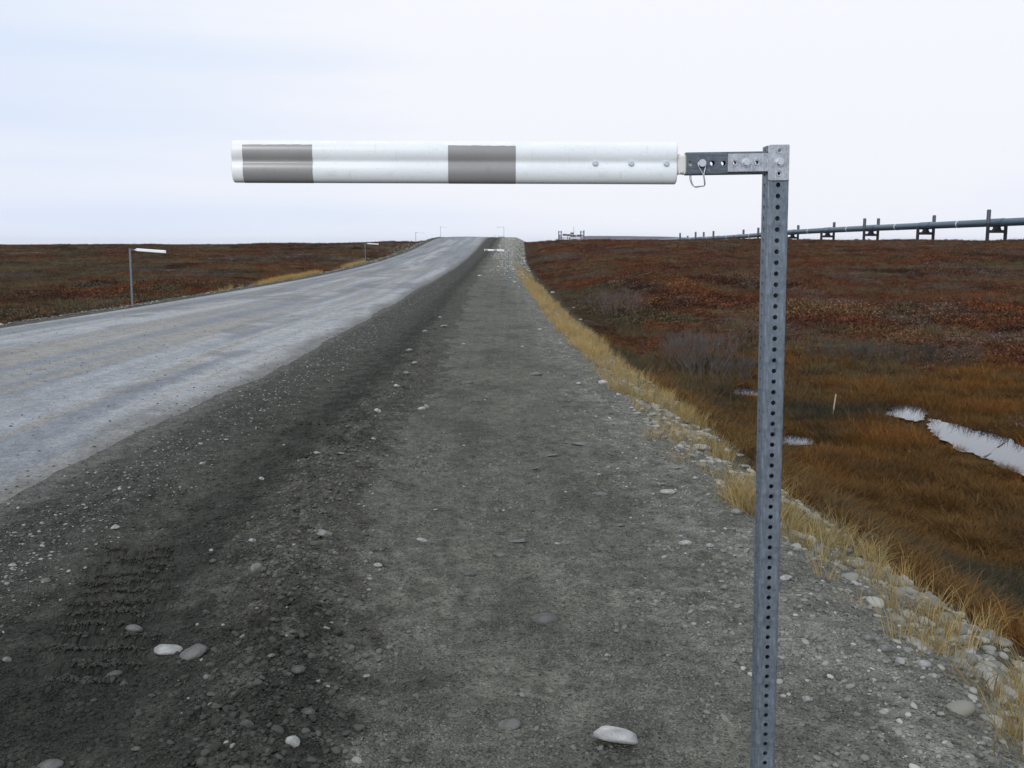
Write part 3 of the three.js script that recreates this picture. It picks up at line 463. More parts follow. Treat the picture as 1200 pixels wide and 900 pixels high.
for (const [x, y, w, t] of [[1005, 620, 11, 1], [978, 621, 15, 1], [990, 626, 11, 1], [960, 607, 10, 1], [950, 605, 9, 1], [968, 612, 10, 1], [980, 650, 15, 1], [1010, 635, 12, 1], [1033, 643, 14, 1], [1045, 642, 16, 1], [1052, 652, 13, 1], [1037, 671, 15, 1], [1057, 678, 15, 0], [1003, 671, 15, 1], [1080, 690, 15, 1], [1067, 698, 15, 1], [1062, 709, 10, 2], [1090, 713, 15, 1], [1128, 693, 12, 1], [1143, 735, 17, 0], [1153, 731, 14, 1], [1130, 747, 20, 0], [1137, 757, 17, 0], [1173, 750, 25, 1], [1103, 777, 11, 1], [1113, 777, 13, 1], [1152, 782, 26, 0], [1158, 795, 20, 0], [1135, 788, 19, 1], [1183, 807, 23, 0], [1173, 818, 20, 0], [1190, 830, 20, 0], [1180, 834, 23, 0], [1167, 840, 15, 1], [1133, 811, 14, 1], [1090, 762, 17, 1], [1100, 753, 12, 1], [1198, 770, 14, 1], [1185, 785, 12, 1], [1165, 765, 13, 1], [1120, 720, 11, 2], [1108, 735, 12, 2], [1195, 850, 16, 1], [1042, 690, 12, 2], [1025, 655, 11, 1], [810, 505, 22, 1], [816, 513, 16, 0], [823, 522, 26, 0], [800, 497, 13, 0], [768, 495, 12, 1], [780, 468, 9, 0], [792, 470, 9, 1], [838, 528, 14, 1], [850, 540, 14, 0], [866, 532, 11, 1], [872, 545, 12, 1], [880, 556, 12, 1], [858, 552, 15, 0], [870, 565, 13, 1], [884, 535, 9, 1], [845, 505, 8, 1], [828, 495, 8, 1], [836, 477, 8, 0], [755, 452, 8, 0], [742, 444, 12, 0], [732, 437, 10, 0], [750, 462, 8, 1], [715, 425, 7, 1], [727, 406, 6, 0], [719, 400, 6, 1], [742, 425, 5, 0], [753, 437, 5, 0], [803, 436, 5, 0], [777, 420, 5, 1], [648, 342, 6, 0], [680, 374, 5, 0], [673, 360, 5, 1], [690, 388, 5, 1], [938, 590, 8, 0], [945, 596, 9, 0], [928, 588, 8, 1], [934, 612, 11, 1], [948, 620, 10, 1], [940, 630, 12, 1], [962, 640, 12, 1], [930, 602, 9, 1]]) stone(x, y, w, t, { ...L3, h: w * 0.52 });
console.log('stones done', taken.stone);

// loose gravel too fine to count
function scatter(name, geo, mat, items, label, category) {      // items: [x, y, z, sx, sy, sz, rx, ry, rz, r, g, b]
  const im = new THREE.InstancedMesh(geo, mat, items.length), o = new THREE.Object3D(), c = new THREE.Color();
  o.rotation.order = 'YXZ';
  items.forEach((a, i) => { o.position.set(a[0], a[1], a[2]); o.scale.set(a[3], a[4], a[5]); o.rotation.set(a[6], a[7], a[8]); o.updateMatrix(); im.setMatrixAt(i, o.matrix); im.setColorAt(i, c.setRGB(a[9], a[10], a[11])); });
  im.name = numbered(name); im.castShadow = im.receiveShadow = true; scene.add(im); return tag(im, label, category, null, 'stuff');
}
{
  const r = rng(501), items = [], clods = [], white = c => { const n = c.attributes.position.count; c.setAttribute('color', new THREE.BufferAttribute(new Float32Array(n * 3).fill(1), 3)); return c; };
  const gp = white(stoneShape(900, 1, false, 0.62, 1.2)), gc = white(stoneShape(930, 2, true, 0.7, 1.1));
  const add = (list, x, s, size, tone, lift = 0.35) => { const k = 0.8 + 0.45 * r(); list.push([x, landY(x, s) + size * lift * 0.55, -s, size * k, size * (0.7 + 0.4 * r()), size, (r() - 0.5) * 0.7, r() * 6.28, (r() - 0.5) * 0.7, tone * (0.98 + 0.05 * r()), tone, tone * (0.85 + 0.08 * r())]); };
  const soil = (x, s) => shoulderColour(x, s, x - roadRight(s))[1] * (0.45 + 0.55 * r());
  const pickS = (a, b) => a * Math.pow(b / a, r());
  // strip of washed pebbles beside the running surface
  for (let k = 0; k < 46000; k++) { const s = pickS(3.6, 70), q = -0.35 + 1.5 * Math.pow(r(), 0.9), x = roadRight(s) + q; if (r() > 0.16 * smooth(-0.4, 0.2, q) + 0.9 * bump(q, 0.6, 0.36)) continue; if (x < -0.58 * s - 1) continue; add(items, x, s, 0.0025 + 0.010 * Math.pow(r(), 3.8) + (s > 15 ? 0.002 : 0), r() < 0.2 ? 0.17 + 0.18 * r() : 0.06 + 0.06 * r()); }
  // loose ridge
  for (let k = 0; k < 17000; k++) { const s = pickS(2.8, 90), q = windrowAt(s) + (r() + r() + r() - 1.5) * 0.52, x = roadRight(s) + q; if (x < -0.58 * s - 1) continue; add(r() < 0.5 ? clods : items, x, s, 0.0025 + 0.013 * Math.pow(r(), 4.2), r() < 0.025 ? 0.15 + 0.14 * r() : soil(x, s) * 1.1); }
  // all over the shoulder, thinner
  for (let k = 0; k < 52000; k++) { const s = pickS(2.7, 45), x = lerp(roadRight(s) + 1.0, shoulderEdge(s) + 0.25, r()); if (x < -0.58 * s - 1) continue; const p = fbm(x * 1.3 + 4, s * 1.3, 3); if (r() > 0.5 + 0.9 * p) continue; add(r() < 0.55 ? clods : items, x, s, 0.002 + 0.013 * Math.pow(r(), 5.5), r() < 0.015 ? 0.22 + 0.2 * r() : soil(x, s), 0.2); }
  for (let k = 0; k < 3000; k++) { const s = pickS(2.9, 28), q = windrowAt(s) + (r() + r() - 1) * 0.42, x = roadRight(s) + q; if (x < -0.58 * s - 1) continue; add(clods, x, s, 0.005 + 0.018 * Math.pow(r(), 3), soil(x, s) * 1.25, 0.15); }
  // clods broken out of the packed surface
  for (let k = 0; k < 26000; k++) { const s = pickS(2.8, 16), x = lerp(-1.6, shoulderEdge(s), r()); if (fbm(x * 2.3 + 60, s * 1.9 + 7, 3) < 0.2 + 0.3 * r()) continue; add(clods, x, s, 0.004 + 0.013 * Math.pow(r(), 3), soil(x, s) * 1.15, 0.12); }
  // crumbled ribs that the cleats of the tracked machine pushed up
  for (let b = 25; b <= 37; b++) {
    const len = 0.2 + 0.07 * r(), sh = (r() - 0.5) * 0.08;
    for (let k = 0; k < 340; k++) { const u = (r() + r() * 0.6 - 0.8) * 1.3 * len, s = b * 0.152 - 0.02 - 0.05 * u + 0.012 * noise(u * 11, b) + (r() + r() - 1) * 0.03, x = -1.96 - 0.245 * (s - 4.65) + sh + u; if (noise(u * 7, b * 3.1) < -0.45) continue; const tone = 0.032 + 0.03 * r(), size = 0.003 + 0.0085 * Math.pow(r(), 2.6); clods.push([x, landY(x, s) + 0.010 * r(), -s, size * 1.4, size * 0.8, size, r(), r() * 6.28, r(), tone, tone, tone * 0.87]); }
  }
  // larger lumps of soil in the damp, churned band
  for (let k = 0; k < 9000; k++) { const s = pickS(3.0, 30), q = 1.62 + (r() + r() - 1) * 0.55, x = roadRight(s) + q; if (x < -0.58 * s - 1 || cleats(x, s) !== 0 && r() < 0.75) continue; add(clods, x, s, 0.003 + 0.013 * Math.pow(r(), 3.6), soil(x, s), 0.2); }
  // dusty chips along the outer edge and down the bank
  for (let k = 0; k < 26000; k++) { const s = pickS(2.8, 75), d = -0.75 + 2.1 * r(), x = shoulderEdge(s) + d; if (r() > 0.25 + bump(d, -0.05, 0.45)) continue; add(r() < 0.5 ? clods : items, x, s, 0.0025 + 0.014 * Math.pow(r(), 4.2), r() < 0.14 ? 0.22 + 0.2 * r() : soil(x, s) * 1.15); }
  // cobbles of the bank that show only as specks
  for (let k = 0; k < 3800; k++) { const s = pickS(3.2, 62), d = 0.15 + 1.15 * r(), x = shoulderEdge(s) + d; if (r() > 0.3 + 0.8 * smooth(-0.2, 0.4, fbm(x * 1.1, s * 0.5 + 8, 2))) continue; add(items, x, s, 0.016 + 0.040 * Math.pow(r(), 2.6), 0.15 + 0.2 * r(), 0.1); }
  // rocky fill of the far embankment on both sides
  for (let k = 0; k < 9000; k++) { const s = lerp(45, 178, Math.sqrt(r())), d = lerp(-2.2, 1.6, r()), x = shoulderEdge(s) + d; if (r() > smooth(45, 95, s) * smooth(-2.2, -0.7, d + 0.6 * noise(s * 0.1, 3))) continue; add(clods, x, s, 0.02 + 0.09 * Math.pow(r(), 3.5), 0.22 + 0.22 * r(), 0.5); }
  for (let k = 0; k < 12000; k++) { const s = lerp(18, 176, r()), x = roadRight(s) - ROAD_W - 0.3 - Math.pow(r(), 1.3) * lerp(1.0, 3.5, smooth(70, 110, s)); add(clods, x, s, (0.02 + 0.09 * Math.pow(r(), 3)) * lerp(0.5, 1, smooth(55, 85, s)), r() < 0.12 ? 0.24 + 0.12 * r() : 0.07 + 0.09 * r(), 0.4); }
  // odd chips on the running surface
  for (let k = 0; k < 2600; k++) { const s = pickS(5, 60), x = roadRight(s) - ROAD_W * r(); if (x < -0.58 * s - 1) continue; add(clods, x, s, 0.005 + 0.01 * Math.pow(r(), 3), 0.08 + 0.12 * r(), 0.4); }
  // fine crumbs of the soil itself
  for (let k = 0; k < 330000; k++) { const s = pickS(2.8, 12), x = lerp(Math.max(roadRight(s) + 0.3, -0.56 * s - 0.6), shoulderEdge(s) + 0.2, r()), p = fbm(x * 2.1 + 14, s * 2.1, 3); if (r() > 0.55 + 1.1 * p || cleats(x, s) !== 0 && r() < 0.9) continue; add(clods, x, s, 0.0016 + 0.0062 * Math.pow(r(), 3.4), soil(x, s), 0.2); }
  const pm = new THREE.MeshPhysicalMaterial({ specularIntensity: 0.2, vertexColors: true, roughness: 0.9 });
  scatter('loose_gravel', gp, pm, items, 'loose rounded gravel strewn over the shoulder and bank', 'gravel');
  scatter('soil_crumbs', gc, pm, clods, 'crumbs of soil and sharp chips strewn over the shoulder', 'soil');
  console.log('gravel', items.length, clods.length);
}

// ------------------------------------------------------------------ plants
function blades(n, seed, spread, hMin, hMax, w, bend, tips) {   // a tuft of grass: each blade two bent strips
  const r = rng(seed), pos = [], col = [], idx = [];
  for (let k = 0; k < n; k++) {
    const a = r() * 6.283, rad = spread * Math.sqrt(r()), bx = Math.cos(a) * rad, bz = Math.sin(a) * rad, h = lerp(hMin, hMax, r()), la = a + (r() - 0.5) * 2, lean = bend * h * (0.3 + r()), f = r() * 3.14, ww = w * (0.6 + 0.7 * r()), t = 0.75 + 0.5 * r();
    const base = pos.length / 3, cx = Math.cos(f), cz = Math.sin(f);
    for (const [v, wk, lk] of [[0, 1, 0], [0.45, 0.8, 0.22], [0.8, 0.55, 0.62]]) for (const sgn of [-1, 1]) { pos.push(bx + Math.cos(la) * lean * lk + sgn * cx * ww * wk, h * v, bz + Math.sin(la) * lean * lk + sgn * cz * ww * wk); col.push(t, t, t); }
    pos.push(bx + Math.cos(la) * lean, h * (1 - bend * 0.15), bz + Math.sin(la) * lean); col.push(t * tips, t * tips, t * tips * 0.95);
    idx.push(base, base + 1, base + 2, base + 1, base + 3, base + 2, base + 2, base + 3, base + 4, base + 3, base + 5, base + 4, base + 4, base + 5, base + 6);
  }
  const g = new THREE.BufferGeometry(); g.setAttribute('position', new THREE.Float32BufferAttribute(pos, 3)); g.setAttribute('color', new THREE.Float32BufferAttribute(col, 3)); g.setIndex(idx); g.computeVertexNormals(); return g;
}
function shrubTuft(n, seed, twigs) {                            // a low dome of small leaves and bare twigs, radius 1, height about 0.7
  const r = rng(seed), pos = [], col = [], idx = [];
  const tri = (p, ax, bx, t) => { const b = pos.length / 3; pos.push(p.x - ax.x, p.y - ax.y, p.z - ax.z, p.x + bx.x, p.y + bx.y, p.z + bx.z, p.x + ax.x, p.y + ax.y, p.z + ax.z, p.x - bx.x, p.y - bx.y, p.z - bx.z); for (let i = 0; i < 4; i++) col.push(...t); idx.push(b, b + 1, b + 2, b, b + 2, b + 3); };
  const P = new THREE.Vector3(), A = new THREE.Vector3(), B = new THREE.Vector3(), rv = () => new THREE.Vector3(r() - 0.5, r() - 0.5, r() - 0.5).normalize();
  for (let k = 0; k < n; k++) {
    const a = r() * 6.283, rad = Math.pow(r(), 0.6), dome = 0.72 * Math.sqrt(Math.max(0, 1 - rad * rad)) * (0.7 + 0.45 * noise(Math.cos(a) * 2 + seed, Math.sin(a) * 2 + rad * 3));
    P.set(Math.cos(a) * rad, dome * (0.25 + 0.75 * Math.pow(r(), 0.5)), Math.sin(a) * rad);
    const sz = 0.055 + 0.06 * r(), t = 0.6 + 0.8 * r(), w = 0.9 + 0.25 * r(); A.copy(rv()).multiplyScalar(sz); B.copy(rv()).cross(A).normalize().multiplyScalar(sz * 0.55);
    tri(P, A, B, [t * w, t, t / w]);
  }
  for (let k = 0; k < twigs; k++) {
    const a = r() * 6.283, rad = 0.35 + 0.65 * r(), top = new THREE.Vector3(Math.cos(a) * rad, 0.5 + 0.5 * r(), Math.sin(a) * rad), bot = new THREE.Vector3(Math.cos(a) * rad * 0.3, 0, Math.sin(a) * rad * 0.3);
    const mid = top.clone().add(bot).multiplyScalar(0.5); A.copy(top).sub(bot).multiplyScalar(0.5); B.set(-Math.sin(a), 0, Math.cos(a)).multiplyScalar(0.012); tri(mid, A, B, [0.75, 0.72, 0.75]);
  }
  const g = new THREE.BufferGeometry(); g.setAttribute('position', new THREE.Float32BufferAttribute(pos, 3)); g.setAttribute('color', new THREE.Float32BufferAttribute(col, 3)); g.setIndex(idx); g.computeVertexNormals(); return g;
}
{
  const r = rng(808), shrub = [[], [], []], sedge = [[], []], gold = [[], []];
  const vary = (c, k = 0.3) => { const t = 1 - k / 2 + k * r(), w = 1 + 0.14 * (r() - 0.5); return [c[0] * t * w, c[1] * t, c[2] * t / w]; };
  const inWater = (x, s) => waters.some(p => insidePoly(p, x, s));
  const place = (list, x, s, sx, sy, c, tilt = 0.25, sink = 0) => list.push([x, landY(x, s) - sink, -s, sx, sy, sx, (r() - 0.5) * tilt, r() * 6.283, (r() - 0.5) * tilt, ...c]);
  const wetness = (x, s) => smooth(25.5, 21.5, s + 1.6 * noise(x * 0.35, s * 0.25)) * smooth(2.2, 3.6, x - shoulderEdge(s) + 0.5 * noise(s * 0.8, 4));
  // dwarf birch, blueberry and willow scrub on the right
  for (let k = 0; k < 125000; k++) {
    const s = Math.pow(lerp(Math.pow(4, 0.55), Math.pow(185, 0.55), r()), 1 / 0.55), e = shoulderEdge(s), x = e + 1.9 + r() * (0.60 * s + 4 - e); if (inWater(x, s) || s < 0) continue;
    const wet = wetness(x, s); if ([0.3, 0.8, 1.3, 1.8].some(q => inWater(x * (1 + q / s), s + q))) continue; if (r() < wet * 0.93 || s < 14) continue;
    const d = x - e, c = vary(tundraColour(x, s), 0.7), tall = 0.75 + 0.9 * smooth(0.0, 0.5, fbm(x * 0.14 + 40, s * 0.12, 3)), nearBank = smooth(2, 5, d), size = (0.13 + 0.24 * r()) * tall * (0.6 + 0.4 * nearBank) * (s < 12 ? 0.7 : 1);
    const low = s < 24 && d < 6 ? mix3(c, TC.sedge, 0.6) : c;
    place(shrub[Math.floor(r() * 3)], x, s, size * (1 + 0.5 * r()), size * (0.8 + 0.5 * r()), low, 0.3, 0.03);
  }
  // and across the road
  for (let k = 0; k < 95000; k++) {
    const s = Math.pow(lerp(Math.pow(17, 0.55), Math.pow(195, 0.55), r()), 1 / 0.55), rim = roadRight(s) - ROAD_W - LEFT_RIM, reach = -0.60 * s - 5; if (reach > rim) continue; const x = lerp(rim - 0.7, reach, r());
    const c = vary(tundraColour(x, s), 0.7), tall = 0.7 + 0.8 * smooth(0.0, 0.5, fbm(x * 0.14 + 40, s * 0.12, 3)), size = (0.12 + 0.22 * r()) * tall;
    place(shrub[Math.floor(r() * 3)], x, s, size * (1 + 0.5 * r()), size * (0.8 + 0.5 * r()), c, 0.3, 0.03);
  }
  // sedge on the wet ground round the pond
  for (let k = 0; k < 62000; k++) {
    const s = lerp(3.0, 29, Math.pow(r(), 0.8)), e = shoulderEdge(s), x = e + 1.5 + r() * (0.60 * s + 3.0 - e); if (inWater(x, s)) { if (r() > (insidePoly(waters[1], x, s) ? 0.05 : 0.005)) continue; } else if (s > 17.5 && s < 20.6 && x > 6.4 && x < 8.6 && r() < 0.6) continue; else if (inWater(x - 0.02 * s, s + 0.5) && r() < 0.7) continue;
    const w = wetness(x, s), d = x - e; if (r() > 0.35 + 0.65 * w) continue;
    const p = fbm(x * 0.6 + 14, s * 0.6, 3), c = vary(mix3(mix3(TC.sedge, TC.orange, smooth(0, 0.5, p)), mix3(TC.olive, TC.dark, 0.35), smooth(0.05, 0.45, fbm(x * 0.45 - 20, s * 0.45, 3))), 0.5);
    const open = [0.25, 0.6, 0.95, 1.3, 1.7].some(q => inWater(x * (1 + q / s), s + q)) ? 0.34 + 0.4 * r() * r() : 1;
    place(sedge[r() < 0.5 ? 0 : 1], x, s, 0.8 + 0.5 * r(), open * (0.45 + 0.5 * r()) * (0.75 + 0.4 * p) * (d < 3 ? 0.8 : 1), mix3(c, TC.straw, smooth(3.2, 1.6, d) * 0.35 * r()), 0.35, 0.01);
  }
  // tussock grass here and there in the scrub
  for (let k = 0; k < 26000; k++) {
    const right = r() < 0.55, s = Math.pow(lerp(Math.pow(20, 0.5), Math.pow(150, 0.5), r()), 2), e = shoulderEdge(s), rim = roadRight(s) - ROAD_W - LEFT_RIM, x = right ? e + 2.5 + r() * (0.6 * s + 3 - e) : lerp(rim - 0.6, Math.min(rim - 1, -0.6 * s - 5), r()); if (inWater(x, s)) continue;
    if (fbm(x * 0.22 + 90, s * 0.3, 3) < -0.05 + 0.4 * r() || [0.3, 0.8, 1.3, 1.8].some(q => inWater(x * (1 + q / s), s + q))) continue; place(sedge[0], x, s, 0.9 + 0.6 * r(), 0.55 + 0.5 * r(), vary(mix3(TC.straw, TC.olive, 0.35 + 0.5 * r()), 0.4), 0.4, 0.02);
  }
  // golden grass along the outer edge of the embankment, dense further off, thin nearby
  for (let k = 0; k < 13000; k++) {
    const s = 3.3 * Math.pow(95 / 3.3, r()), dens = smooth(9, 22, s), d = 0.12 + lerp(1.2, 1.15, dens) * Math.pow(r(), 1.1) + 0.25 * noise(s * 1.3, 6) * (1 - dens), x = shoulderEdge(s) + d;
    const clump = fbm(x * 1.5 + 2, s * 1.1 + 5, 3); if (r() > lerp(smooth(0.0, 0.45, clump) * 0.36 + 0.03, 0.10 + 0.8 * smooth(-0.2, 0.35, clump), dens) * (s > 50 ? 0.55 + 0.45 * smooth(-0.1, 0.25, fbm(s * 0.11, 3, 2)) : 1)) continue;
    const c = vary(mix3(mix3(TC.gold, [0.34, 0.275, 0.15], r()), [0.23, 0.19, 0.085], (1 - dens) * (0.25 + 0.5 * r())), 0.4);
    place(gold[r() < 0.5 ? 0 : 1], x, s, 0.7 + 0.5 * r(), (0.35 + 0.6 * r()) * 0.72, c, 0.6, 0.01);
  }
  // the same grass on the other side of the road
  for (let k = 0; k < 3600; k++) {
    const s = lerp(48, 100, r()), x = roadRight(s) - ROAD_W - LEFT_RIM - 0.1 - 1.3 * r(); if (r() > 0.75 * smooth(0.25, 0.8, 0.45 * fbm(s * 0.3 + 4, 8, 2) + bump(s, 66, 10) + 0.8 * bump(s, 93, 4))) continue;
    place(gold[r() < 0.5 ? 0 : 1], x, s, 1.1 + 0.6 * r(), 0.75 + 0.5 * r(), vary(TC.gold, 0.4), 0.3, 0.01);
  }
  const labels = ['rust red dwarf shrubs covering the tundra', 'brown leafy scrub mixed through the tundra', 'low twiggy heath scattered over the tundra'];
  [shrubTuft(120, 1, 10), shrubTuft(95, 2, 16), shrubTuft(140, 3, 6)].forEach((g, k) => scatter('tundra_scrub', g, M.leaf, shrub[k], labels[k], 'scrub'));
  scatter('sedge', blades(26, 11, 0.13, 0.22, 0.46, 0.0038, 0.45, 1.1), M.leaf, sedge[0], 'orange brown sedge round the pond and tussocks in the scrub', 'sedge');
  scatter('sedge', blades(20, 12, 0.10, 0.18, 0.40, 0.0032, 0.7, 1.1), M.leaf, sedge[1], 'drooping brown sedge on the wet ground', 'sedge');
  scatter('dry_grass', blades(22, 21, 0.07, 0.20, 0.46, 0.0022, 0.35, 1.15), M.leaf, gold[0], 'golden dry grass along the edge of the bank', 'grass');
  scatter('dry_grass', blades(16, 22, 0.09, 0.14, 0.40, 0.0020, 0.55, 1.2), M.leaf, gold[1], 'thin straw coloured grass between the cobbles', 'grass');
  console.log('plants', shrub.map(a => a.length), sedge.map(a => a.length), gold.map(a => a.length));
}

// bare grey willow bushes
function willow(px, py, widthM, heightM, seed, label, stems, tone) {
  const [x, s] = hitLand(px, py), r = rng(seed), root = group('willow_bush'); root.position.set(x, landY(x, s) - 0.03, -s);
  const stemG = [], twigG = [], limb = (a, b, r0, r1, list, depth) => {
    const d = b.clone().sub(a), len = d.length(), g = new THREE.CylinderGeometry(r1, r0, len, 4, 1, true); g.translate(0, len / 2, 0); g.applyQuaternion(new THREE.Quaternion().setFromUnitVectors(new THREE.Vector3(0, 1, 0), d.normalize())); g.translate(a.x, a.y, a.z); list.push(g);
  };
  const grown = (p, dir, len, rad, lvl) => {
    const q = p.clone().addScaledVector(dir, len); limb(p, q, rad, rad * 0.65, lvl < 2 ? stemG : twigG); if (lvl >= 4) return;
    const n = lvl === 0 ? 3 : 2 + (r() < 0.6 ? 1 : 0);
    for (let k = 0; k < n; k++) { const nd = dir.clone().add(new THREE.Vector3((r() - 0.5) * 1.25, (r() - 0.25) * 0.65, (r() - 0.5) * 1.25)).normalize(); grown(q, nd, len * (0.62 + 0.28 * r()), rad * 0.62, lvl + 1); }
  };
  for (let k = 0; k < stems; k++) { const a = r() * 6.283, sp = r(), p = new THREE.Vector3(Math.cos(a) * widthM * 0.28 * sp, 0, Math.sin(a) * widthM * 0.2 * sp); grown(p, new THREE.Vector3(Math.cos(a) * 0.75 * sp, 1, Math.sin(a) * 0.6 * sp).normalize(), heightM * 0.27, 0.010, 0); }
  const mt = new THREE.MeshPhysicalMaterial({ specularIntensity: 0.2, color: new THREE.Color().setRGB(...tone), roughness: 0.9 });
  put('stem', mergeGeometries(stemG), mt, root); put('twig', mergeGeometries(twigG), mt, root); return tag(root, label, 'bush', 'grey willow bushes');
}
willow(822, 446, 2.6, 1.5, 1, 'large bare grey willow bush by the sliver of water', 30, [0.135, 0.12, 0.11]);
willow(868, 452, 1.6, 0.85, 5, 'smaller bare willow bush beside the large grey one', 18, [0.11, 0.096, 0.086]);
willow(722, 372, 3.2, 1.3, 2, 'bare reddish grey willow thicket beyond the golden grass', 24, [0.15, 0.115, 0.105]);
willow(1012, 432, 4.2, 0.9, 3, 'broad low grey willow beyond the pond', 26, [0.085, 0.075, 0.068]);
willow(1090, 428, 4.0, 0.75, 6, 'flat dark grey willow on the slope above the pond', 18, [0.07, 0.062, 0.056]);
willow(455, 288, 3.4, 0.9, 4, 'grey willow on the skyline left of the road crest', 26, [0.14, 0.12, 0.115]);
console.log('willows done');

// survey stake
{ const [x, s] = hitLand(975, 492), g = new RoundedBoxGeometry(0.028, 0.62, 0.012, 1, 0.003); g.translate(0, 0.21, 0); const m = put('survey_stake', g, new THREE.MeshStandardMaterial({ color: new THREE.Color().setRGB(0.42, 0.36, 0.27), roughness: 0.9 })); m.position.set(x, landY(x, s), -s); m.rotation.set(0, 0.3, -0.12); tag(m, 'thin pale wooden stake standing in the sedge near the pond', 'stake'); }

// ------------------------------------------------------------------ pipeline on its supports
{
  M.pipe = new THREE.MeshStandardMaterial({ color: new THREE.Color().setRGB(0.115, 0.185, 0.24), roughness: 0.42, metalness: 0.3, map: sized(zinc, 3) });
  M.band = new THREE.MeshStandardMaterial({ color: new THREE.Color().setRGB(0.66, 0.70, 0.72), roughness: 0.45, metalness: 0.4 });
  M.steel = new THREE.MeshStandardMaterial({ color: new THREE.Color().setRGB(0.024, 0.026, 0.032), roughness: 0.7, metalness: 0.3 });
  M.fin = new THREE.MeshStandardMaterial({ color: new THREE.Color().setRGB(0.115, 0.125, 0.15), roughness: 0.55, metalness: 0.3 });
  const up = knots([[-2, 3.2], [0, 3.07], [1, 3.0], [2, 2.92], [3, 2.8], [4, 2.62], [5, 2.22], [6, 1.88], [7, 1.66], [8, 1.5], [9, 1.38], [10, 1.2], [11, 0.9]]);
  const at = k => new THREE.Vector3(73.2 - 1.35 * k, EYE + up(k), -(150 + 22.5 * k));
  const line = group('pipeline'); tag(line, 'raised blue grey pipeline running along the ridge on steel supports', 'pipeline');
  const curve = new THREE.CatmullRomCurve3(Array.from({ length: 27 }, (_, i) => at(-2 + i * 0.5)));
  put('pipe', new THREE.TubeGeometry(curve, 150, 0.575, 24, false), M.pipe, line);
  const along = (k, len, rad, mat, name, parent) => { const p = at(k), d = at(k + 0.02).sub(at(k - 0.02)).normalize(), g = new THREE.CylinderGeometry(rad, rad, len, 24); const m = put(name, g, mat, parent); m.position.copy(p); m.quaternion.setFromUnitVectors(new THREE.Vector3(0, 1, 0), d); return m; };
  for (let k = -1; k < 10; k++) { along(k, 3.7, 0.635, M.pipe, 'sleeve', line); along(k + 0.5, 0.35, 0.605, M.band, 'joint_band', line); }
  const heights = { 0: [1.95, 0.1], 1: [0.1, 1.8], 2: [1.9, 1.9], 3: [0.1, 1.75], 4: [0.2, 1.7], 5: [1.85, 1.9], 6: [0.3, 2.0], 7: [2.1, 0.2], 8: [2.2, 2.2], 9: [2.2, 1.2] };
  const words = ['tall left leg only', 'tall right leg only', 'two legs of equal height'];
  for (let k = 0; k < 10; k++) {
    const p = at(k), root = group('pipeline_support'), y = landY(p.x, -p.z); root.position.set(p.x, y, p.z); const pipeY = p.y - y;
    for (const [i, sx] of [[0, -1.35], [1, 1.35]]) {
      const top = pipeY + heights[k][i], yy = landY(p.x + sx, -p.z) - y - 0.6, cut = Math.min(top, pipeY - 0.1), g = new THREE.CylinderGeometry(0.26, 0.26, cut - yy, 14); g.translate(0, (cut + yy) / 2, 0);
      const leg = put('leg', g, M.steel, root); leg.position.x = sx;
      if (top > cut + 0.3) { const f = new THREE.CylinderGeometry(0.27, 0.27, top - cut, 14); f.translate(0, (top + cut) / 2, 0); put('radiator', f, M.fin, leg); for (const a of [0, 1, 2, 3]) { const fin = new THREE.BoxGeometry(0.62, top - cut - 0.1, 0.02); fin.rotateY(a * Math.PI / 4); fin.translate(0, (top + cut) / 2 - 0.02, 0); put('fin', fin, M.fin, leg); } }
    }
    const beam = new RoundedBoxGeometry(3.0, 0.46, 0.46, 1, 0.03); beam.translate(0, pipeY - 1.32, 0); put('crossbeam', beam, M.steel, root);
    const sh = new RoundedBoxGeometry(1.0, 0.28, 0.9, 1, 0.03); sh.translate(0, pipeY - 1.02, 0); put('slide_shoe', sh, M.steel, root);
    const n = new RoundedBoxGeometry(0.55, 0.34, 1.4, 1, 0.03); n.translate(0, pipeY - 0.72, 0); put('saddle', n, M.steel, root);
    const h = heights[k], kind = h[0] > 1 && h[1] > 1 ? 2 : h[0] > 1 ? 0 : 1;
    const lab = ['steel pipeline support showing its ' + words[0], 'steel pipeline support showing its ' + words[1], 'steel pipeline support with ' + words[2]][kind];
    tag(root, k < 5 ? lab : 'distant pipeline support half hidden beyond the ridge', 'support', k < 5 ? 'pipeline supports, ' + words[kind] : 'far pipeline supports');
  }
}

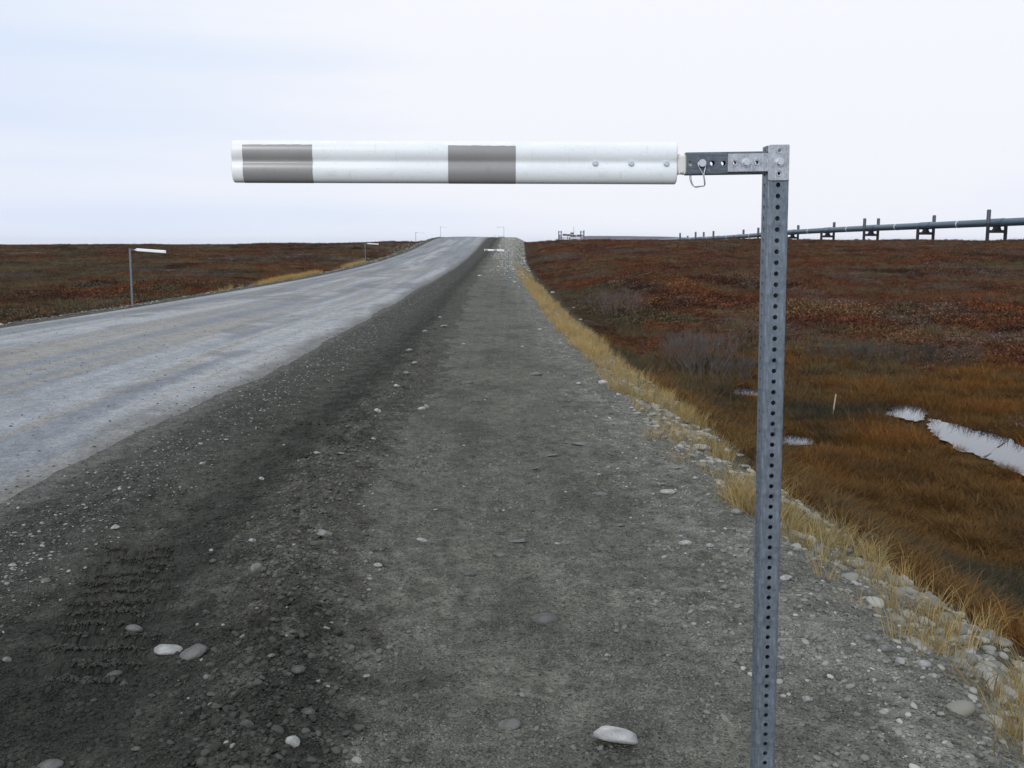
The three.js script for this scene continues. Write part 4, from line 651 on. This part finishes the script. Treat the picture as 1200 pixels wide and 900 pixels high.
// ------------------------------------------------------------------ far installation on the skyline
{
  const D = 300, [u0] = ray(654, 275), [u1] = ray(685, 275), x0 = u0 * D, x1 = u1 * D, xm = (x0 + x1) / 2, y = landY(xm, D), root = group('valve_station'); root.position.set(xm, y, -D);
  tag(root, 'small steel framed pipeline installation standing on the skyline beside the road', 'installation');
  const pale = new THREE.MeshStandardMaterial({ color: new THREE.Color().setRGB(0.40, 0.43, 0.47), roughness: 0.6, metalness: 0.3 }), dark = new THREE.MeshStandardMaterial({ color: new THREE.Color().setRGB(0.11, 0.10, 0.14), roughness: 0.7 }), white = new THREE.MeshStandardMaterial({ color: new THREE.Color().setRGB(0.7, 0.72, 0.74), roughness: 0.6 }), rust = new THREE.MeshStandardMaterial({ color: new THREE.Color().setRGB(0.16, 0.10, 0.12), roughness: 0.8 });
  const W = x1 - x0, top = EYE + ray(670, 270.5)[1] * D - y, bx = (name, x, yy, z, w, h, d, m) => { const g = new RoundedBoxGeometry(w, h, d, 1, Math.min(w, h, d) * 0.12); put(name, g, m, root).position.set(x, yy, z); };
  for (const sx of [-W / 2 + 0.2, -W / 2 + 0.95, W / 2 - 1.15, W / 2 - 0.2]) for (const z of [-1, 1]) bx('post', sx, top / 2 - 0.2 + (sx > W / 2 - 0.5 ? 0.15 : 0), z, 0.2, top + 0.4, 0.2, dark);
  for (const sx of [-W / 2 + 0.575, W / 2 - 0.675]) { bx('end_panel', sx, top * 0.36, 0, 0.62, top * 0.82, 1.7, pale); bx('crossbar', sx, top - 0.35, 1, 0.9, 0.22, 0.14, dark); }
  for (const [x, w, h, m] of [[-2.05, 1.1, 2.85, dark], [-0.85, 1.0, 2.75, rust], [0.2, 0.9, 3.25, rust], [0.55, 1.5, 2.55, dark], [2.2, 1.2, 2.6, dark]]) bx('equipment_panel', x, top - 4.05 + h, 0.3, w * 1.1, 0.6, 0.8, m);
  bx('handrail', 0, top - 0.3, 0.9, W - 2, 0.07, 0.07, white); bx('pipe_run', 0.2, top - 2.1, 0.2, W - 1.8, 0.62, 0.62, white); bx('pipe_run', 0.3, top - 3.1, 0, W - 2, 1.0, 1.2, white);
  bx('stand', -1.2, top / 2 - 0.9, 0.9, 0.14, top - 1.6, 0.14, dark); bx('stand', -0.5, top / 2 - 1.0, 0.9, 0.3, top - 1.9, 0.3, dark); bx('mast', 0.75, top / 2 + 0.6, 0, 0.09, top + 1.2, 0.09, dark);
}

// thin air between here and the horizon
scene.fog = new THREE.FogExp2(new THREE.Color(0.80, 0.86, 1.0), 0.00005);

renderer.render(scene, camera);
